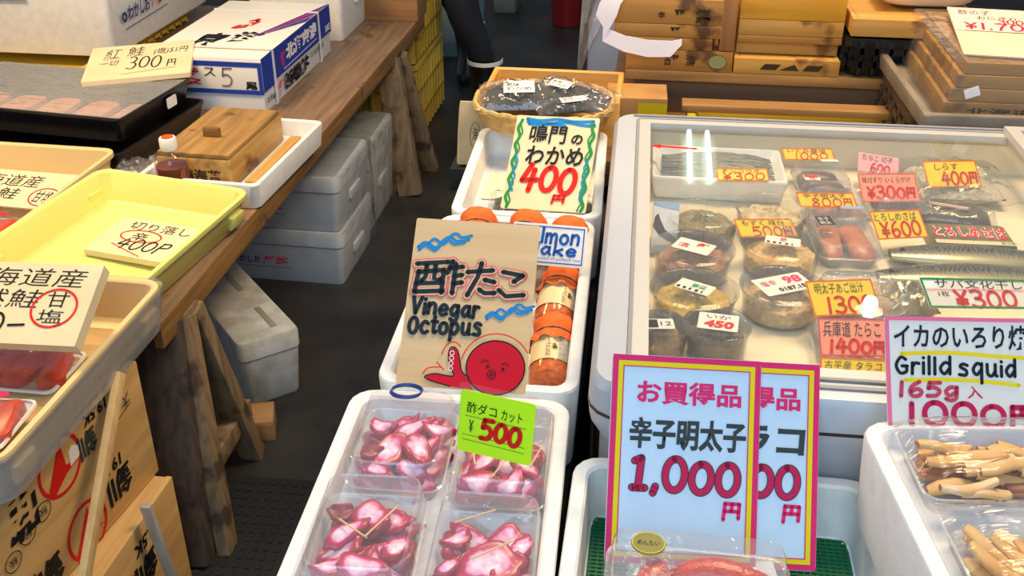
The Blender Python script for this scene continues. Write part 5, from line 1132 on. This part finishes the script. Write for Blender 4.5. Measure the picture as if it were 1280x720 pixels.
g = G(); g.loft([rr(.026, .018, .001, 0), rr(.026, .018, .001, .0008)]); g.build('sticker', PAPER, o, M=facing((-.160, -.2105, .055), Vector((.92, 0, .38)), Vector((-.38, 0, .92))))
o, f = board('price_card', 'pale pink edged card reading 1,700 on the film wrapped boxes', 'price card', ((.640, 1.965, zz+.004), -12, 87.5, 6), .165, .30, CARD, .003)
f.poly([(0, 0), (1, 0), (1, .52), (0, .52)], plain('pale_pink_paper', (244, 200, 186), .6), 'print'); f.text('数の子', .10, .05, .48, .16, BLACK, 0, .1); f.text('おにぎり', .30, .18, .75, .26, BLACK, 0, .1); f.digits('300g', .52, .25, .92, .34, .0035, RED, .2); f.digits('¥1.700', .12, .34, .97, .48, .0052, MAROON, .15); f.strokes([[(.1, .52), (1, .52)]], .0015, GREYINK, smooth=False)

# ------------------------------------------------------------------ far aisle
def skin_body(name, joints, bones, mat, parent, M=None):
    me = bpy.data.meshes.new(name); me.from_pydata([j[:3] for j in joints], bones, []); o = bpy.data.objects.new(name, me); COL.objects.link(o)
    sm = o.modifiers.new('skin', 'SKIN'); ss = o.modifiers.new('sub', 'SUBSURF'); ss.levels = ss.render_levels = 2; sm.use_smooth_shade = True
    sv = me.skin_vertices[0].data
    for i, j in enumerate(joints): sv[i].radius = (j[3], j[4] if len(j) > 4 else j[3]); sv[i].use_root = i == 0
    dg = bpy.context.evaluated_depsgraph_get(); dg.update(); m2 = bpy.data.meshes.new_from_object(o.evaluated_get(dg)); bpy.data.objects.remove(o)
    m2.materials.clear(); m2.materials.append(mat); m2.polygons.foreach_set('use_smooth', [True]*len(m2.polygons)); m2.name = name
    o = bpy.data.objects.new(name, m2); COL.objects.link(o); o.parent = parent; return o
t = thing('person', 'person walking away in dark work trousers and black boots with a pale band', 'person', (-.80, 4.42, 0))
nv = plain('navy_trousers', (24, 30, 44), .8, (16, 20, 30), 20); bt = plain('black_boot', (14, 14, 16), .35)
skin_body('body', [(-.10, .05, .92, .15, .11), (-.10, .05, 1.12, .15, .10), (-.10, .04, 1.34, .17, .10), (-.10, .03, 1.46, .06, .055), (-.10, .0, 1.60, .085, .10), (-.10, .0, 1.70, .06, .07),
  (-.02, .05, .84, .10), (-.05, -.02, .50, .082), (.04, .03, .27, .060), (.05, .035, .12, .050),
  (-.15, .06, .84, .09), (-.17, .34, .50, .072), (-.13, .54, .27, .056), (-.12, .57, .14, .048),
  (-.29, .04, 1.40, .055), (-.34, .05, 1.12, .042), (-.33, -.04, .90, .034), (.09, .04, 1.40, .055), (.15, .05, 1.12, .042), (.14, -.04, .90, .034)],
  [(0, 1), (1, 2), (2, 3), (3, 4), (4, 5), (0, 6), (6, 7), (7, 8), (8, 9), (0, 10), (10, 11), (11, 12), (12, 13), (2, 14), (14, 15), (15, 16), (2, 17), (17, 18), (18, 19)], nv, t)
for bx, by, lift in ((.05, .035, 0), (-.12, .57, .02)):
    g = G(); g.loft([[Vector((bx+.074*math.cos(a)*s, by+off+.074*math.sin(a)*s2, z+lift)) for a in [2*PI*i/20 for i in range(20)]] for s, s2, off, z in ((.62, 1.9, -.05, 0), (.70, 2.05, -.05, .02), (.70, 1.9, -.05, .05), (.72, 1.2, -.01, .09), (.82, .92, 0, .14), (.98, 1.0, 0, .22), (1.04, 1.06, 0, .262))]); b1 = g.build('boot', bt, t)
    g = G(); g.lathe([(.077, .238+lift), (.080, .24+lift), (.080, .256+lift), (.077, .258+lift)], 24, Matrix.Translation((bx, by, 0))); g.build('pale_band', PAPER, b1)
t = foam_box('foam_box', 'pale teal box on the floor behind the walking person', (-1.12, 5.50, 0), 0, .34, .40, .36, plain('teal_foam', (128, 158, 164), .6), .25, None, False)
t = foam_box('foam_box', 'small grey box standing beyond the walking person', (-.93, 6.40, 0), 0, .16, .3, .30, plain('grey_foam', (120, 128, 128), .6), .25, None, False)
t = thing('bucket', 'red plastic bucket far down the aisle', 'bucket', (-.535, 6.05, 0))
g = G(); g.lathe([(.075, 0), (.08, .004), (.10, .26), (.106, .262), (.106, .27), (.096, .27), (.076, .01)], 28); g.build('body', plain('red_plastic', (130, 18, 24), .4), t)
g = G(); g.tube([Vector((.1*math.cos(a), .0, .262+.1*math.sin(a))) for a in [PI*i/12 for i in range(13)]], .004, 6); g.build('handle', plain('wire', (60, 60, 60), .4, metal=.8), t)
t = foam_box('foam_box', 'dark teal box at the foot of the far right aisle', (-.30, 6.3, 0), 0, .26, .3, .5, plain('deep_teal', (22, 52, 52), .6), .25, None, False)

# ------------------------------------------------------------------ lamps overhead
def tube_lamp(name, label, x0, x1, y0, y1, z):
    t = thing(name, label, 'lamp', ((x0+x1)/2, (y0+y1)/2, z))
    L = (y1-y0); g = G(); g.box((0, 0, .05), ((x1-x0)+.10, L+.05, .05), bev=.006); g.build('housing', plain('lamp_white', (210, 212, 210), .5), t)
    for s in (-1, 1):
        g = G(); g.tube([(s*(x1-x0)/2, -L/2, 0), (s*(x1-x0)/2, L/2, 0)], .013, 12); g.build('tube', glow('tube_light', (.72, 1.0, .88), 9), t)
    g = G()
    for s in (-1, 1):
        for q in (-1, 1): g.tube([(s*.05, q*L*.35, .075), (s*.05, q*L*.35, .8)], .003, 6)
    g.build('hanger', plain('wire', (60, 60, 60), .4, metal=.8), t)
tube_lamp('tube_lamp', 'added unseen twin tube lamp over the stalls, for highlights on the clear lids', -.2, -.08, 2.45, 3.55, 2.75)  # added lamp, gives the clear pack lids bright streaks to reflect
ZM = 2*(FZ-.0025)-2.3
a, b = at(884, 165, ZM), at(886, 224, ZM); c_ = at(862, 195, ZM)
tube_lamp('tube_lamp', 'twin fluorescent tube lamp hanging over the aisle, seen mirrored in the freezer glass', c_.x, a.x, b.y, a.y, 2.3)
def bulb(label, p, s):
    t = thing('bulb_lamp', label, 'lamp', p)
    g = G(); g.lathe([(.001, -.045), (.020, -.04), (.028, -.015), (.027, .008), (.018, .035), (.016, .045)], 24); g.build('bulb', glow('bulb_light', (1, .86, .6), s), t)
    g = G(); g.lathe([(.05, .012), (.049, .014), (.04, .06), (.02, .075), (.018, .10), (.02, .1)], 28, cap0=False); g.build('shade', plain('shade_white', (220, 216, 206), .4), t)
    g = G(); g.tube([(0, 0, .1), (0, 0, .9)], .004, 6); g.build('cord', BLACK, t)
p = at(1087, 384, 2*(FZ-.0025)-2.25); bulb('warm bare bulb lamp with a white shade over the right stall', (p.x, p.y, 2.25), 60)
